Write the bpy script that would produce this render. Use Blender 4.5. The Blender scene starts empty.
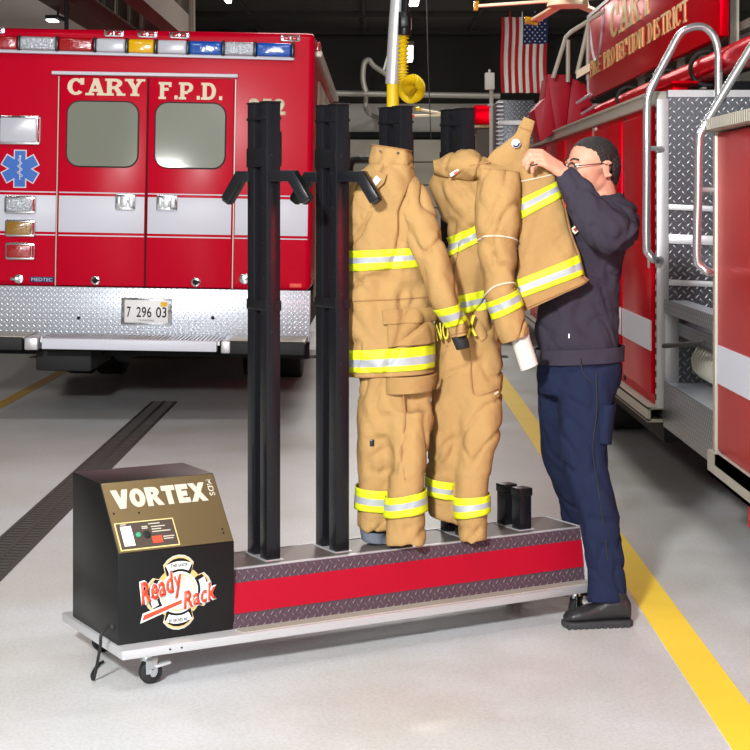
import bpy, bmesh, math, random
from mathutils import Vector, Matrix, noise
random.seed(4)
V = Vector
sc = bpy.context.scene
COL = sc.collection
F = 1650.0; EYE = 1.54; HX, HY = 375.0, 202.0
def at(px, py, Y): return V(((px-HX)*Y/F, Y, EYE-(py-HY)*Y/F))
def lin(c):
    c = c/255.0
    return c/12.92 if c <= .04045 else ((c+.055)/1.055)**2.4
def rgb(r, g, b): return (lin(r), lin(g), lin(b), 1)
# ---------------------------------------------------------------- camera, world, lights, exposure
cam = bpy.data.cameras.new('camera'); cam.sensor_width = 36; cam.lens = F/750*36
cam.shift_y = -(375-HY)/750; cam.clip_end = 200
co = bpy.data.objects.new('camera', cam); COL.objects.link(co)
co.location = (0, 0, EYE); co.rotation_euler = (math.pi/2, 0, 0); sc.camera = co
w = bpy.data.worlds.new('world'); sc.world = w; w.use_nodes = True
w.node_tree.nodes['Background'].inputs[0].default_value = (.93, .96, 1, 1)
w.node_tree.nodes['Background'].inputs[1].default_value = .38
def area(name, loc, target, size, sy, power, color=(1, 1, 1), spread=math.pi):
    l = bpy.data.lights.new(name, 'AREA'); l.shape = 'RECTANGLE'; l.size = size; l.size_y = sy
    l.energy = power; l.color = color; l.spread = spread
    o = bpy.data.objects.new(name, l); COL.objects.link(o); o.location = loc
    o.rotation_euler = (V(target)-V(loc)).to_track_quat('-Z', 'Y').to_euler()
    return o
area('flash_key', (-1.3, -.5, 3.3), (.2, 6.5, .9), .42, .42, 860, (.98, .99, 1))
area('flash_left', (-2.95, .4, 1.85), (-1.2, 9, 1.4), .42, .42, 90)
area('bay_door_daylight', (0, -3.5, 2.6), (0, 8, 1.2), 8, 4, 120, (.97, .985, 1))
for i, (lx, ly) in enumerate([(-3.4, 4.0), (.4, 4.2), (-3.4, 8.6), (.3, 8.6), (-.2, 13.5), (.2, 19), (.5, 26)]):
    area('high_bay_lamp', (lx, ly, 4.85), (lx, ly, 0), 1.3, .7, 62 if ly < 15 else 230, (1, .97, .92))
area('far_bay_lamp', (4.2, 20, 4.85), (4.2, 24, 0), 1.6, .8, 300, (1, .96, .9))
sc.view_settings.view_transform = 'Standard'; sc.view_settings.look = 'None'
sc.view_settings.gamma = 1; sc.view_settings.use_curve_mapping = False
sc.view_settings.exposure = -0.2
sc.cycles.use_denoising = True
sc.cycles.max_bounces = 8
# ---------------------------------------------------------------- materials
def mat(name, col, rough=.5, metal=0, bump=0, bscale=40, spec=.5, var=0, coat=0, emis=0, sheen=0, vscale=6, alpha=1, trans=0):
    m = bpy.data.materials.new(name); m.use_nodes = True
    nt = m.node_tree; b = nt.nodes['Principled BSDF']
    b.inputs['Base Color'].default_value = col; b.inputs['Roughness'].default_value = rough
    b.inputs['Metallic'].default_value = metal; b.inputs['Specular IOR Level'].default_value = spec
    b.inputs['Coat Weight'].default_value = coat; b.inputs['Coat Roughness'].default_value = .04
    if trans: b.inputs['Transmission Weight'].default_value = trans
    if sheen: b.inputs['Sheen Weight'].default_value = sheen
    if emis:
        b.inputs['Emission Color'].default_value = col; b.inputs['Emission Strength'].default_value = emis
    tc = nt.nodes.new('ShaderNodeTexCoord')
    if bump:
        n = nt.nodes.new('ShaderNodeTexNoise'); n.inputs['Scale'].default_value = bscale; n.inputs['Detail'].default_value = 5
        nt.links.new(tc.outputs['Object'], n.inputs['Vector'])
        bp = nt.nodes.new('ShaderNodeBump'); bp.inputs['Strength'].default_value = bump; bp.inputs['Distance'].default_value = .01
        nt.links.new(n.outputs[0], bp.inputs['Height']); nt.links.new(bp.outputs[0], b.inputs['Normal'])
    if var:
        n = nt.nodes.new('ShaderNodeTexNoise'); n.inputs['Scale'].default_value = vscale; n.inputs['Detail'].default_value = 6
        nt.links.new(tc.outputs['Object'], n.inputs['Vector'])
        mx = nt.nodes.new('ShaderNodeMix'); mx.data_type = 'RGBA'
        mx.inputs['A'].default_value = tuple(min(1, c*(1-var)) for c in col[:3])+(1,)
        mx.inputs['B'].default_value = tuple(min(1, c*(1+var)) for c in col[:3])+(1,)
        nt.links.new(n.outputs[0], mx.inputs['Factor']); nt.links.new(mx.outputs['Result'], b.inputs['Base Color'])
    return m
def mathn(nt, op, a, b=None):
    n = nt.nodes.new('ShaderNodeMath'); n.operation = op
    for i, x in enumerate((a, b)):
        if x is None: continue
        if isinstance(x, (int, float)): n.inputs[i].default_value = x
        else: nt.links.new(x, n.inputs[i])
    return n.outputs[0]
def plate(name, col, cell=.03, rough=.3, metal=1, strength=.8, light=.25):
    """tread plate: short raised lugs, every other one turned by 90 degrees"""
    m = mat(name, col, rough, metal); nt = m.node_tree; b = nt.nodes['Principled BSDF']
    uv = nt.nodes.new('ShaderNodeUVMap'); sp = nt.nodes.new('ShaderNodeSeparateXYZ'); nt.links.new(uv.outputs[0], sp.inputs[0])
    s = mathn(nt, 'MULTIPLY', mathn(nt, 'ADD', sp.outputs[0], sp.outputs[1]), .7071/cell)
    t = mathn(nt, 'MULTIPLY', mathn(nt, 'SUBTRACT', sp.outputs[0], sp.outputs[1]), .7071/cell)
    par = mathn(nt, 'MODULO', mathn(nt, 'ABSOLUTE', mathn(nt, 'ADD', mathn(nt, 'FLOOR', s), mathn(nt, 'FLOOR', t))), 2)
    fs = mathn(nt, 'ABSOLUTE', mathn(nt, 'SUBTRACT', mathn(nt, 'FRACT', s), .5)); ft = mathn(nt, 'ABSOLUTE', mathn(nt, 'SUBTRACT', mathn(nt, 'FRACT', t), .5))
    ip = mathn(nt, 'SUBTRACT', 1, par)
    d1 = mathn(nt, 'ADD', mathn(nt, 'MULTIPLY', fs, par), mathn(nt, 'MULTIPLY', ft, ip))
    d2 = mathn(nt, 'ADD', mathn(nt, 'MULTIPLY', ft, par), mathn(nt, 'MULTIPLY', fs, ip))
    e = mathn(nt, 'ADD', mathn(nt, 'POWER', mathn(nt, 'DIVIDE', d1, .47), 2), mathn(nt, 'POWER', mathn(nt, 'DIVIDE', d2, .16), 2))
    h = mathn(nt, 'MAXIMUM', mathn(nt, 'SUBTRACT', 1, e), 0)
    bp = nt.nodes.new('ShaderNodeBump'); bp.inputs['Strength'].default_value = strength; bp.inputs['Distance'].default_value = .004
    nt.links.new(h, bp.inputs['Height']); nt.links.new(bp.outputs[0], b.inputs['Normal'])
    mx = nt.nodes.new('ShaderNodeMix'); mx.data_type = 'RGBA'; mx.inputs['A'].default_value = col
    mx.inputs['B'].default_value = tuple(min(1, c+light) for c in col[:3])+(1,)
    nt.links.new(mathn(nt, 'MINIMUM', mathn(nt, 'MULTIPLY', h, 2), 1), mx.inputs['Factor']); nt.links.new(mx.outputs['Result'], b.inputs['Base Color'])
    return m
M = {}
M['red'] = mat('red_gloss_paint', rgb(196, 0, 38), .26, 0, spec=.14)
M['red2'] = mat('red_truck_paint', rgb(206, 0, 22), .26, .5, spec=.0)
M['redline'] = mat('dark_red_pinstripe', rgb(140, 10, 30), .4)
M['redbox'] = mat('red_powder_coat', rgb(160, 0, 32), .5, spec=.3)
M['reflwhite'] = mat('white_reflective_tape', rgb(214, 216, 226), .4, spec=.3)
M['cream'] = mat('cream_lettering', rgb(226, 212, 182), .5)
M['gold'] = mat('gold_leaf_lettering', rgb(226, 190, 120), .35, .3)
M['chrome'] = mat('chrome', rgb(215, 218, 222), .12, 1)
M['alu'] = mat('brushed_aluminium', rgb(200, 200, 202), .38, .5, var=.06)
M['alud'] = mat('aged_aluminium', rgb(178, 174, 160), .45, .3, var=.1)
M['plate'] = plate('tread_plate_bright', rgb(198, 204, 214), .028, .32, .55, .5, .2)
M['plated'] = plate('tread_plate_dark', rgb(112, 116, 122), .032, .32, .8, .8, .3)
M['plater'] = plate('tread_plate_rack', rgb(84, 66, 76), .022, .45, .3, .8, .05)
M['black'] = mat('black_powder_coat', rgb(16, 16, 17), .38, spec=.35, bump=.05, bscale=300)
M['postm'] = mat('charcoal_steel_tube', rgb(24, 25, 29), .27, .3)
M['rubber'] = mat('black_rubber', rgb(24, 24, 25), .7)
M['dark'] = mat('dark_recess', rgb(16, 16, 17), .8)
M['glass'] = mat('tinted_window_glass', rgb(130, 134, 120), .07, spec=.5, var=.12, vscale=1.5)
M['lens_clear'] = mat('clear_lens', rgb(176, 180, 188), .2, .3, bump=1, bscale=60)
M['lens_red'] = mat('red_lens', rgb(165, 12, 22), .12, coat=.8, bump=.3, bscale=50)
M['lens_amber'] = mat('amber_lens', rgb(150, 108, 14), .12, coat=.8, bump=.3, bscale=50)
M['lens_yellow'] = mat('yellow_lens', rgb(240, 185, 8), .12, coat=.8)
M['lens_blue'] = mat('blue_lens', rgb(12, 84, 178), .12, coat=.8, bump=.3, bscale=30)
M['lens_white'] = mat('white_lens', rgb(196, 198, 208), .25)
M['blue'] = mat('blue_decal', rgb(10, 96, 190), .4)
M['white'] = mat('white_paint', rgb(236, 236, 234), .45)
M['gold_plate'] = mat('brushed_gold_face', rgb(134, 114, 80), .36, .75, bump=.05, bscale=200)
M['silver_print'] = mat('silver_print', rgb(186, 182, 166), .5)
M['yellow_lettering'] = mat('yellow_lettering', rgb(200, 186, 30), .6)
M['orange'] = mat('orange_print', rgb(232, 72, 44), .5)
M['panelbrown'] = mat('dark_brown_panel', rgb(70, 58, 50), .4)
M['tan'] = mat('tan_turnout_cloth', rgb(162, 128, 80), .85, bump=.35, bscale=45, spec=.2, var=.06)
M['tan2'] = mat('tan_turnout_cloth_darker', rgb(154, 120, 74), .85, bump=.35, bscale=45, spec=.2, var=.06)  # slightly darker tan for collar tab, pockets and flaps
M['tanedge'] = mat('brown_seam_binding', rgb(150, 108, 66), .85)
M['lime'] = mat('fluorescent_yellow_trim', rgb(204, 214, 24), .6, emis=0)
M['silver'] = mat('silver_reflective_trim', rgb(160, 164, 167), .45, .1)
M['piping'] = mat('pale_piping', rgb(200, 186, 160), .7)
M['knit'] = mat('white_knit', rgb(200, 195, 186), .95, bump=.4, bscale=120)
M['navy'] = mat('navy_trousers', rgb(27, 34, 57), .9, bump=.35, bscale=35, spec=.15, var=.08)
M['slate'] = mat('slate_sweatshirt', rgb(54, 50, 60), .95, bump=.4, bscale=30, spec=.1, var=.07)
M['skin'] = mat('skin', rgb(206, 150, 124), .5, spec=.35, bump=.03, bscale=90)
M['skin'].node_tree.nodes['Principled BSDF'].inputs['Subsurface Weight'].default_value = .1
M['hair'] = mat('dark_hair', rgb(32, 27, 26), .6, bump=.9, bscale=140)
M['boot'] = mat('black_leather', rgb(34, 34, 36), .42, bump=.12, bscale=70)
M['sole'] = mat('dark_sole', rgb(44, 44, 46), .8)
M['yellowline'] = mat('yellow_floor_paint', rgb(240, 205, 50), .5, var=.08, bump=.05)
M['orangeline'] = mat('amber_floor_paint', rgb(214, 160, 40), .5, var=.1)
M['grate'] = mat('cast_iron_grate', rgb(74, 70, 66), .6, .4)
M['wallgrey'] = mat('grey_wall_paint', rgb(196, 192, 184), .8, var=.05)
M['wallbeige'] = mat('beige_wall_panel', rgb(200, 194, 180), .8, var=.04)
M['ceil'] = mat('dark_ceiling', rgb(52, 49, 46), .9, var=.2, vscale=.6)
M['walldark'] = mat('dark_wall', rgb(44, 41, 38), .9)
M['beam'] = mat('steel_beam', rgb(92, 84, 74), .7)
M['pipe'] = mat('grey_pipe', rgb(150, 146, 138), .5, .3)
M['hose'] = mat('yellow_hose', rgb(222, 190, 20), .5)
M['lampglow'] = mat('lamp_diffuser', (1, .97, .9, 1), .5, emis=6)
M['fan'] = mat('beige_fan_metal', rgb(214, 192, 160), .5)
M['flagred'] = mat('flag_red', rgb(178, 26, 40), .9)
M['flagwhite'] = mat('flag_white', rgb(228, 222, 214), .9)
M['flagblue'] = mat('flag_blue', rgb(34, 48, 100), .9)
M['spec_dark'] = mat('spectacle_frame', rgb(30, 22, 22), .3)
gl = mat('clear_glass', (1, 1, 1, 1), .02, trans=1); M['clear'] = gl
nt = gl.node_tree; mx = nt.nodes.new('ShaderNodeMixShader'); tr = nt.nodes.new('ShaderNodeBsdfTransparent'); gs_ = nt.nodes.new('ShaderNodeBsdfGlossy')
gs_.inputs['Roughness'].default_value = .03; mx.inputs[0].default_value = .08
nt.links.new(tr.outputs[0], mx.inputs[1]); nt.links.new(gs_.outputs[0], mx.inputs[2]); nt.links.new(mx.outputs[0], nt.nodes['Material Output'].inputs[0])
for nm in ('tan', 'tan2', 'navy', 'slate'):
    nt = M[nm].node_tree; bs = nt.nodes['Principled BSDF']; old = bs.inputs['Normal'].links[0].from_node
    tc = nt.nodes.new('ShaderNodeTexCoord'); mp = nt.nodes.new('ShaderNodeMapping'); mp.inputs['Scale'].default_value = (1, 1, .45); mp.inputs['Rotation'].default_value = (0, .5, 0)
    nz = nt.nodes.new('ShaderNodeTexNoise'); nz.noise_type = 'RIDGED_MULTIFRACTAL'; nz.inputs['Scale'].default_value = 9; nz.inputs['Detail'].default_value = 3; nz.inputs['Distortion'].default_value = .8
    nt.links.new(tc.outputs['Object'], mp.inputs[0]); nt.links.new(mp.outputs[0], nz.inputs['Vector'])
    bb = nt.nodes.new('ShaderNodeBump'); bb.inputs['Strength'].default_value = .3; bb.inputs['Distance'].default_value = .012; bb.invert = True
    nt.links.new(nz.outputs[0], bb.inputs['Height']); nt.links.new(bb.outputs[0], old.inputs['Normal'])
# concrete floor
def concrete():
    m = mat('sealed_concrete', rgb(200, 199, 195), .32, bump=.06, bscale=120, spec=.4); nt = m.node_tree; b = nt.nodes['Principled BSDF']
    tc = nt.nodes.new('ShaderNodeTexCoord')
    n1 = nt.nodes.new('ShaderNodeTexNoise'); n1.inputs['Scale'].default_value = 90; n1.inputs['Detail'].default_value = 3
    n2 = nt.nodes.new('ShaderNodeTexNoise'); n2.inputs['Scale'].default_value = .9; n2.inputs['Detail'].default_value = 7; n2.inputs['Roughness'].default_value = .65
    for n in (n1, n2): nt.links.new(tc.outputs['Object'], n.inputs['Vector'])
    r = nt.nodes.new('ShaderNodeValToRGB'); r.color_ramp.elements[0].position = .3; r.color_ramp.elements[1].position = .7
    r.color_ramp.elements[0].color = rgb(188, 185, 177); r.color_ramp.elements[1].color = rgb(204, 208, 211)
    nt.links.new(n2.outputs[0], r.inputs[0])
    mx = nt.nodes.new('ShaderNodeMix'); mx.data_type = 'RGBA'; mx.blend_type = 'MULTIPLY'; mx.inputs['Factor'].default_value = .35
    r2 = nt.nodes.new('ShaderNodeValToRGB'); r2.color_ramp.elements[0].position = .35; r2.color_ramp.elements[0].color = (.62, .62, .62, 1); r2.color_ramp.elements[1].position = .6
    nt.links.new(n1.outputs[0], r2.inputs[0]); nt.links.new(r.outputs[0], mx.inputs['A']); nt.links.new(r2.outputs[0], mx.inputs['B'])
    nt.links.new(mx.outputs['Result'], b.inputs['Base Color'])
    n3 = mathn(nt, 'ADD', mathn(nt, 'MULTIPLY', n2.outputs[0], .35), .2); nt.links.new(n3, b.inputs['Roughness'])
    return m
M['floor'] = concrete()
# ---------------------------------------------------------------- helpers
XF = Matrix.Identity(4)
def setxf(m=None):
    global XF; XF = m or Matrix.Identity(4)
def origin_of(o):
    while o is not None and o.parent: o = o.parent
    return o.location.copy() if o is not None else V((0, 0, 0))
def thing(name, loc, label, cat, group=None):
    o = bpy.data.objects.new(name, None); COL.objects.link(o); o.location = XF @ V(loc); o.empty_display_size = .1
    o['label'] = label; o['category'] = cat
    if group: o['group'] = group
    return o
def tag(o, label, cat, group=None, kind=None):
    if label: o['label'] = label
    if cat: o['category'] = cat
    if group: o['group'] = group
    if kind: o['kind'] = kind
    return o
def link(name, me, mats, parent=None, smooth=35):
    for m in (mats if isinstance(mats, (list, tuple)) else [mats]): me.materials.append(m if not isinstance(m, str) else M[m])
    o = bpy.data.objects.new(name, me); COL.objects.link(o)
    if smooth:
        me.shade_smooth(); me.set_sharp_from_angle(angle=math.radians(smooth))
    if parent is not None:
        me.transform(Matrix.Translation(-origin_of(parent))); o.parent = parent
    else:
        xs = [v.co for v in me.vertices]
        c = V(((min(p.x for p in xs)+max(p.x for p in xs))/2, (min(p.y for p in xs)+max(p.y for p in xs))/2, min(p.z for p in xs)))
        me.transform(Matrix.Translation(-c)); o.location = c
    return o
class MB:
    def __init__(s): s.bm = bmesh.new(); s.mi = 0
    def _f(s, vs):
        try: f = s.bm.faces.new(vs); f.material_index = s.mi; return f
        except ValueError: return None
    def box(s, x0, x1, y0, y1, z0, z1):
        v = [s.bm.verts.new((x, y, z)) for z in (z0, z1) for y in (y0, y1) for x in (x0, x1)]
        for q in ((0, 2, 3, 1), (4, 5, 7, 6), (0, 1, 5, 4), (2, 6, 7, 3), (0, 4, 6, 2), (1, 3, 7, 5)): s._f([v[i] for i in q])
        return s
    def obox(s, c, ax, ay, az):          # centre and three half-axis vectors
        c, ax, ay, az = V(c), V(ax), V(ay), V(az)
        v = [s.bm.verts.new(c+ax*i+ay*j+az*k) for k in (-1, 1) for j in (-1, 1) for i in (-1, 1)]
        for q in ((0, 2, 3, 1), (4, 5, 7, 6), (0, 1, 5, 4), (2, 6, 7, 3), (0, 4, 6, 2), (1, 3, 7, 5)): s._f([v[i] for i in q])
        return s
    def prism(s, pts, d):                # outline of 3-D points pushed along d
        d = V(d); a = [s.bm.verts.new(V(p)) for p in pts]; b = [s.bm.verts.new(V(p)+d) for p in pts]
        s._f(a); s._f(b[::-1]); n = len(a)
        for i in range(n): s._f([a[i], b[i], b[(i+1) % n], a[(i+1) % n]])
        return s
    def tube(s, pts, r, n=10, cap=True, closed=False):
        pts = [V(p) for p in pts]; m = len(pts); rings = []; up = None
        for i, p in enumerate(pts):
            if closed: t = pts[(i+1) % m]-pts[i-1]
            else: t = (pts[min(i+1, m-1)]-pts[max(i-1, 0)])
            t.normalize()
            if up is None: up = t.orthogonal().normalized()
            up = (up-t*up.dot(t)); up = up.normalized() if up.length > 1e-6 else t.orthogonal().normalized()
            w_ = t.cross(up); rr = r[i] if isinstance(r, (list, tuple)) else r
            rings.append([s.bm.verts.new(p+(up*math.cos(a)+w_*math.sin(a))*rr) for a in [2*math.pi*k/n for k in range(n)]])
        for i in range(m if closed else m-1):
            A, B = rings[i], rings[(i+1) % m]
            for k in range(n): s._f([A[k], A[(k+1) % n], B[(k+1) % n], B[k]])
        if cap and not closed: s._f(rings[0][::-1]); s._f(rings[-1])
        return s
    def cyl(s, a, b, r, r2=None, n=20): return s.tube([a, b], [r, r if r2 is None else r2], n)
    def ell(s, c, r, n=16, rot=None):
        c = V(c); R = rot or Matrix.Identity(3); rows = []
        for i in range(n//2+1):
            th = math.pi*i/(n//2)
            if i in (0, n//2): rows.append([s.bm.verts.new(c+R @ V((0, 0, r[2]*math.cos(th))))]); continue
            rows.append([s.bm.verts.new(c+R @ V((r[0]*math.sin(th)*math.cos(2*math.pi*k/n), r[1]*math.sin(th)*math.sin(2*math.pi*k/n), r[2]*math.cos(th)))) for k in range(n)])
        for i in range(n//2):
            A, B = rows[i], rows[i+1]
            for k in range(n):
                if len(A) == 1: s._f([A[0], B[k], B[(k+1) % n]])
                elif len(B) == 1: s._f([A[k], B[0], A[(k+1) % n]])
                else: s._f([A[k], B[k], B[(k+1) % n], A[(k+1) % n]])
        return s
    def grid(s, fn, nu, nv, wrap=False, cap=False):
        g = [[s.bm.verts.new(fn(i/nu, j/nv)) for j in range(nv if wrap else nv+1)] for i in range(nu+1)]
        for i in range(nu):
            for j in range(nv):
                k = (j+1) % nv if wrap else j+1
                s._f([g[i][j], g[i+1][j], g[i+1][k], g[i][k]])
        if cap and wrap: s._f(g[0][::-1]); s._f(g[-1])
        return s
    def build(s, name, mats, parent=None, bevel=0, smooth=35, seg=2, recalc=True):
        if recalc: bmesh.ops.recalc_face_normals(s.bm, faces=s.bm.faces)
        if bevel:
            es = [e for e in s.bm.edges if len(e.link_faces) == 2 and e.calc_face_angle(0) > .5]
            bmesh.ops.bevel(s.bm, geom=es, offset=bevel, segments=seg, affect='EDGES', profile=.5, clamp_overlap=True)
        uv = s.bm.loops.layers.uv.new('uv'); s.bm.normal_update()
        for f in s.bm.faces:
            n = f.normal; a = max(range(3), key=lambda i: abs(n[i]))
            for l in f.loops:
                c = l.vert.co; l[uv].uv = (c.y, c.z) if a == 0 else (c.x, c.z) if a == 1 else (c.x, c.y)
        me = bpy.data.meshes.new(name); s.bm.to_mesh(me); s.bm.free(); me.transform(XF)
        return link(name, me, mats, parent, smooth)
def rrect(x0, x1, z0, z1, r, n=5):       # rounded rectangle outline, (a, b) pairs
    out = []
    for cx, cz, a0 in ((x1-r, z0+r, -90), (x1-r, z1-r, 0), (x0+r, z1-r, 90), (x0+r, z0+r, 180)):
        for k in range(n+1):
            a = math.radians(a0+90*k/n); out.append((cx+r*math.cos(a), cz+r*math.sin(a)))
    return out
def smooth_path(pts, n=6):
    pts = [V(p) for p in pts]; out = []
    for i in range(len(pts)-1):
        p0, p1, p2, p3 = pts[max(i-1, 0)], pts[i], pts[i+1], pts[min(i+2, len(pts)-1)]
        for k in range(n):
            t = k/n; out.append(.5*((2*p1)+(p2-p0)*t+(2*p0-5*p1+4*p2-p3)*t*t+(3*p1-p0-3*p2+p3)*t**3))
    out.append(pts[-1]); return out
def write(name, s, o, r, u, wd, h, m, parent, bold=0, depth=.002, slant=0, serif=False, space=None):
    """lettering fitted to wd x h metres; o lower-left corner, r reading direction, u up"""
    o, r, u = V(o), V(r).normalized(), V(u).normalized()
    cu = bpy.data.curves.new('t', 'FONT'); cu.body = s; cu.size = 1; cu.resolution_u = 4; cu.fill_mode = 'NONE' if False else 'FRONT'
    cu.offset = bold; cu.shear = slant; cu.space_character = space or 1+bold*2.2
    to = bpy.data.objects.new('t', cu); COL.objects.link(to); dg = bpy.context.evaluated_depsgraph_get()
    me = bpy.data.meshes.new_from_object(to.evaluated_get(dg)); bpy.data.objects.remove(to); bpy.data.curves.remove(cu)
    bm = bmesh.new(); bm.from_mesh(me); bpy.data.meshes.remove(me)
    if serif:                            # slab feet on the upright strokes
        isl = {}
        bm.verts.ensure_lookup_table(); seen = set()
        for v0 in bm.verts:
            if v0.index in seen: continue
            st = [v0]; comp = []; seen.add(v0.index)
            while st:
                q = st.pop(); comp.append(q)
                for e in q.link_edges:
                    z = e.other_vert(q)
                    if z.index not in seen: seen.add(z.index); st.append(z)
            y0 = min(q.co.y for q in comp); y1 = max(q.co.y for q in comp)
            if y1-y0 < .4: continue
            for yy, sg in ((y0, 1), (y1, -1)):
                row = sorted(q.co.x for q in comp if abs(q.co.y-yy) < .004)
                if len(row) < 2 or y0 < -.02-bold: continue
                cl = [[row[0]]]
                for x in row[1:]:
                    if x-cl[-1][-1] > .26: cl.append([x])
                    else: cl[-1].append(x)
                for c in cl:
                    if c[-1]-c[0] < .04 or c[-1]-c[0] > .36: continue
                    b4 = [bm.verts.new((x, y, 0)) for x, y in ((c[0]-.055, yy), (c[-1]+.055, yy), (c[-1]+.055, yy+sg*.1), (c[0]-.055, yy+sg*.1))]
                    bm.faces.new(b4 if sg > 0 else b4[::-1])
    xs = [v.co.x for v in bm.verts]; ys = [v.co.y for v in bm.verts]; x0, y0 = min(xs), min(ys)
    sx = wd/(max(xs)-x0); sy = h/(max(ys)-y0); n = r.cross(u)
    geo = bmesh.ops.extrude_face_region(bm, geom=bm.faces[:])
    nv = {g for g in geo['geom'] if isinstance(g, bmesh.types.BMVert)}
    for v in bm.verts:
        v.co = o+r*((v.co.x-x0)*sx)+u*((v.co.y-y0)*sy)+n*(depth if v in nv else 0)
    bmesh.ops.recalc_face_normals(bm, faces=bm.faces)
    me = bpy.data.meshes.new(name); bm.to_mesh(me); bm.free(); me.transform(XF)
    return link(name, me, m, parent, 0)
GLY = {'C': [('a', .5, .5, .5, .5, 40, 320), ('b', .86, .62, .14, .38)], 'A': [('d', .5, 1, .86, 0), ('d', .5, 1, .14, 0, .7), ('h', .22, .78, .3)], 'R': [('v', .16), ('a', .52, .735, .38, .265, -90, 90), ('h', .16, .55, 1), ('h', .16, .55, .47), ('d', .5, .5, .88, 0)],
 'Y': [('d', .12, 1, .5, .4), ('d', .88, 1, .5, .4, .75), ('v', .5, 0, .5)], 'F': [('v', .16), ('h', .16, .92, 1), ('h', .16, .72, .58), ('b', .84, .72, .14, .28)], 'P': [('v', .16), ('a', .52, .70, .40, .30, -90, 90), ('h', .16, .55, 1), ('h', .16, .55, .40)],
 'D': [('v', .16), ('a', .45, .5, .5, .5, -90, 90), ('h', .16, .48, 1), ('h', .16, .48, 0)], 'V': [('d', .14, 1, .5, 0), ('d', .86, 1, .5, 0)], 'O': [('a', .5, .5, .5, .5, 0, 360)], 'T': [('v', .5), ('h', .02, .98, 1)], 'E': [('v', .16), ('h', .16, .94, 1), ('h', .16, .94, 0), ('h', .16, .8, .5)],
 'X': [('d', .14, 1, .86, 0), ('d', .86, 1, .14, 0)], 'I': [('v', .5)], 'N': [('v', .13), ('v', .87), ('d', .16, 1, .84, 0)], 'S': [('a', .5, .745, .42, .255, 20, 270), ('a', .5, .255, .42, .255, -160, 90)], '.': [('b', .5, 0, .5, .2)]}
SLAB = {'A': ((.14, 0), (.86, 0)), 'R': ((.16, 0), (.9, 0), (.1, 1)), 'Y': ((.12, 1), (.88, 1), (.5, 0)), 'F': ((.16, 0), (.1, 1)), 'P': ((.16, 0), (.1, 1)), 'D': ((.1, 0), (.1, 1)), 'T': ((.5, 0),), 'E': ((.1, 0), (.1, 1)), 'I': ((.5, 0), (.5, 1)), 'N': ((.13, 0), (.13, 1), (.87, 1))}
def glyphs(name, text, o, r, u, wd, h, m, parent, tv=.2, th=.16, slab=False, depth=.002, gap=.14):
    """heavy drawn capitals: tv upright thickness, th level thickness, in letter heights"""
    o, r, u = V(o), V(r).normalized(), V(u).normalized(); n = r.cross(u); adv = []; x = 0
    for ch in text:
        w_ = {'I': .42, '.': .26, ' ': .7, 'E': .8, 'F': .8, 'T': .86, 'S': .8}.get(ch, .95); adv.append((x, w_)); x += w_+gap
    tot = x-gap; kx = wd/tot; obs = []
    b = MB(); cnt = [0]
    for ch, (x0, w_) in zip(text, adv):
        if ch == ' ': continue
        def P(x, y): return o+r*((x0+x*w_)*kx)+u*(y*h)
        def poly(pts): cnt[0] += 1; b.prism([P(*p) for p in pts], n*(depth*(1+.035*(cnt[0] % 23))))
        t = tv/w_
        for g in GLY[ch]:
            if g[0] == 'v':
                y0, y1 = (g[2], g[3]) if len(g) > 2 else (0, 1); c = min(max(g[1], t/2), 1-t/2); poly([(c-t/2, y0), (c+t/2, y0), (c+t/2, y1), (c-t/2, y1)])
            elif g[0] == 'h':
                y = min(max(g[3], th/2), 1-th/2); poly([(g[1], y-th/2), (g[2], y-th/2), (g[2], y+th/2), (g[1], y+th/2)])
            elif g[0] == 'd':
                k = t/2*(g[5] if len(g) > 5 else 1.1); poly([(g[1]-k, g[2]), (g[1]+k, g[2]), (g[3]+k, g[4]), (g[3]-k, g[4])])
            elif g[0] == 'b':
                cx_, y0, w2, hh = g[1:]
                if ch == '.': poly([(.1, 0), (.9, 0), (.9, .22), (.1, .22)])
                else: poly([(cx_-w2*.8, y0), (cx_+w2*.8, y0), (cx_+w2*.8, y0+hh), (cx_-w2*.8, y0+hh)])
            else:
                _, cx_, cy_, rx, ry, a0, a1 = g; N = 14
                A = [math.radians(a0+(a1-a0)*i/N) for i in range(N+1)]
                for p, q in zip(A, A[1:]):
                    ro = [(cx_+rx*math.cos(z), cy_+ry*math.sin(z)) for z in (p, q)]; ri = [(cx_+(rx-t)*math.cos(z), cy_+(ry-th)*math.sin(z)) for z in (q, p)]
                    poly(ro+ri)
        if slab:
            for sx, sy in SLAB.get(ch, ()):
                c = min(max(sx, .5*t+.02), 1-.5*t-.02); hw = t/2+.11/w_; poly([(c-hw, sy if sy == 0 else 1-th*.8), (c+hw, sy if sy == 0 else 1-th*.8), (c+hw, th*.8 if sy == 0 else 1), (c-hw, th*.8 if sy == 0 else 1)])
    return b.build(name, m, parent, smooth=0)
def evalmods(o):
    dg = bpy.context.evaluated_depsgraph_get(); dg.update()
    me = bpy.data.meshes.new_from_object(o.evaluated_get(dg)); old = o.data; o.modifiers.clear(); o.data = me
    bpy.data.meshes.remove(old); return o
def blend(o, voxel, smooth=6, fac=.5):
    md = o.modifiers.new('r', 'REMESH'); md.mode = 'VOXEL'; md.voxel_size = voxel; md.use_smooth_shade = True
    if smooth:
        ms = o.modifiers.new('s', 'SMOOTH'); ms.iterations = smooth; ms.factor = fac
    return evalmods(o)
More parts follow.
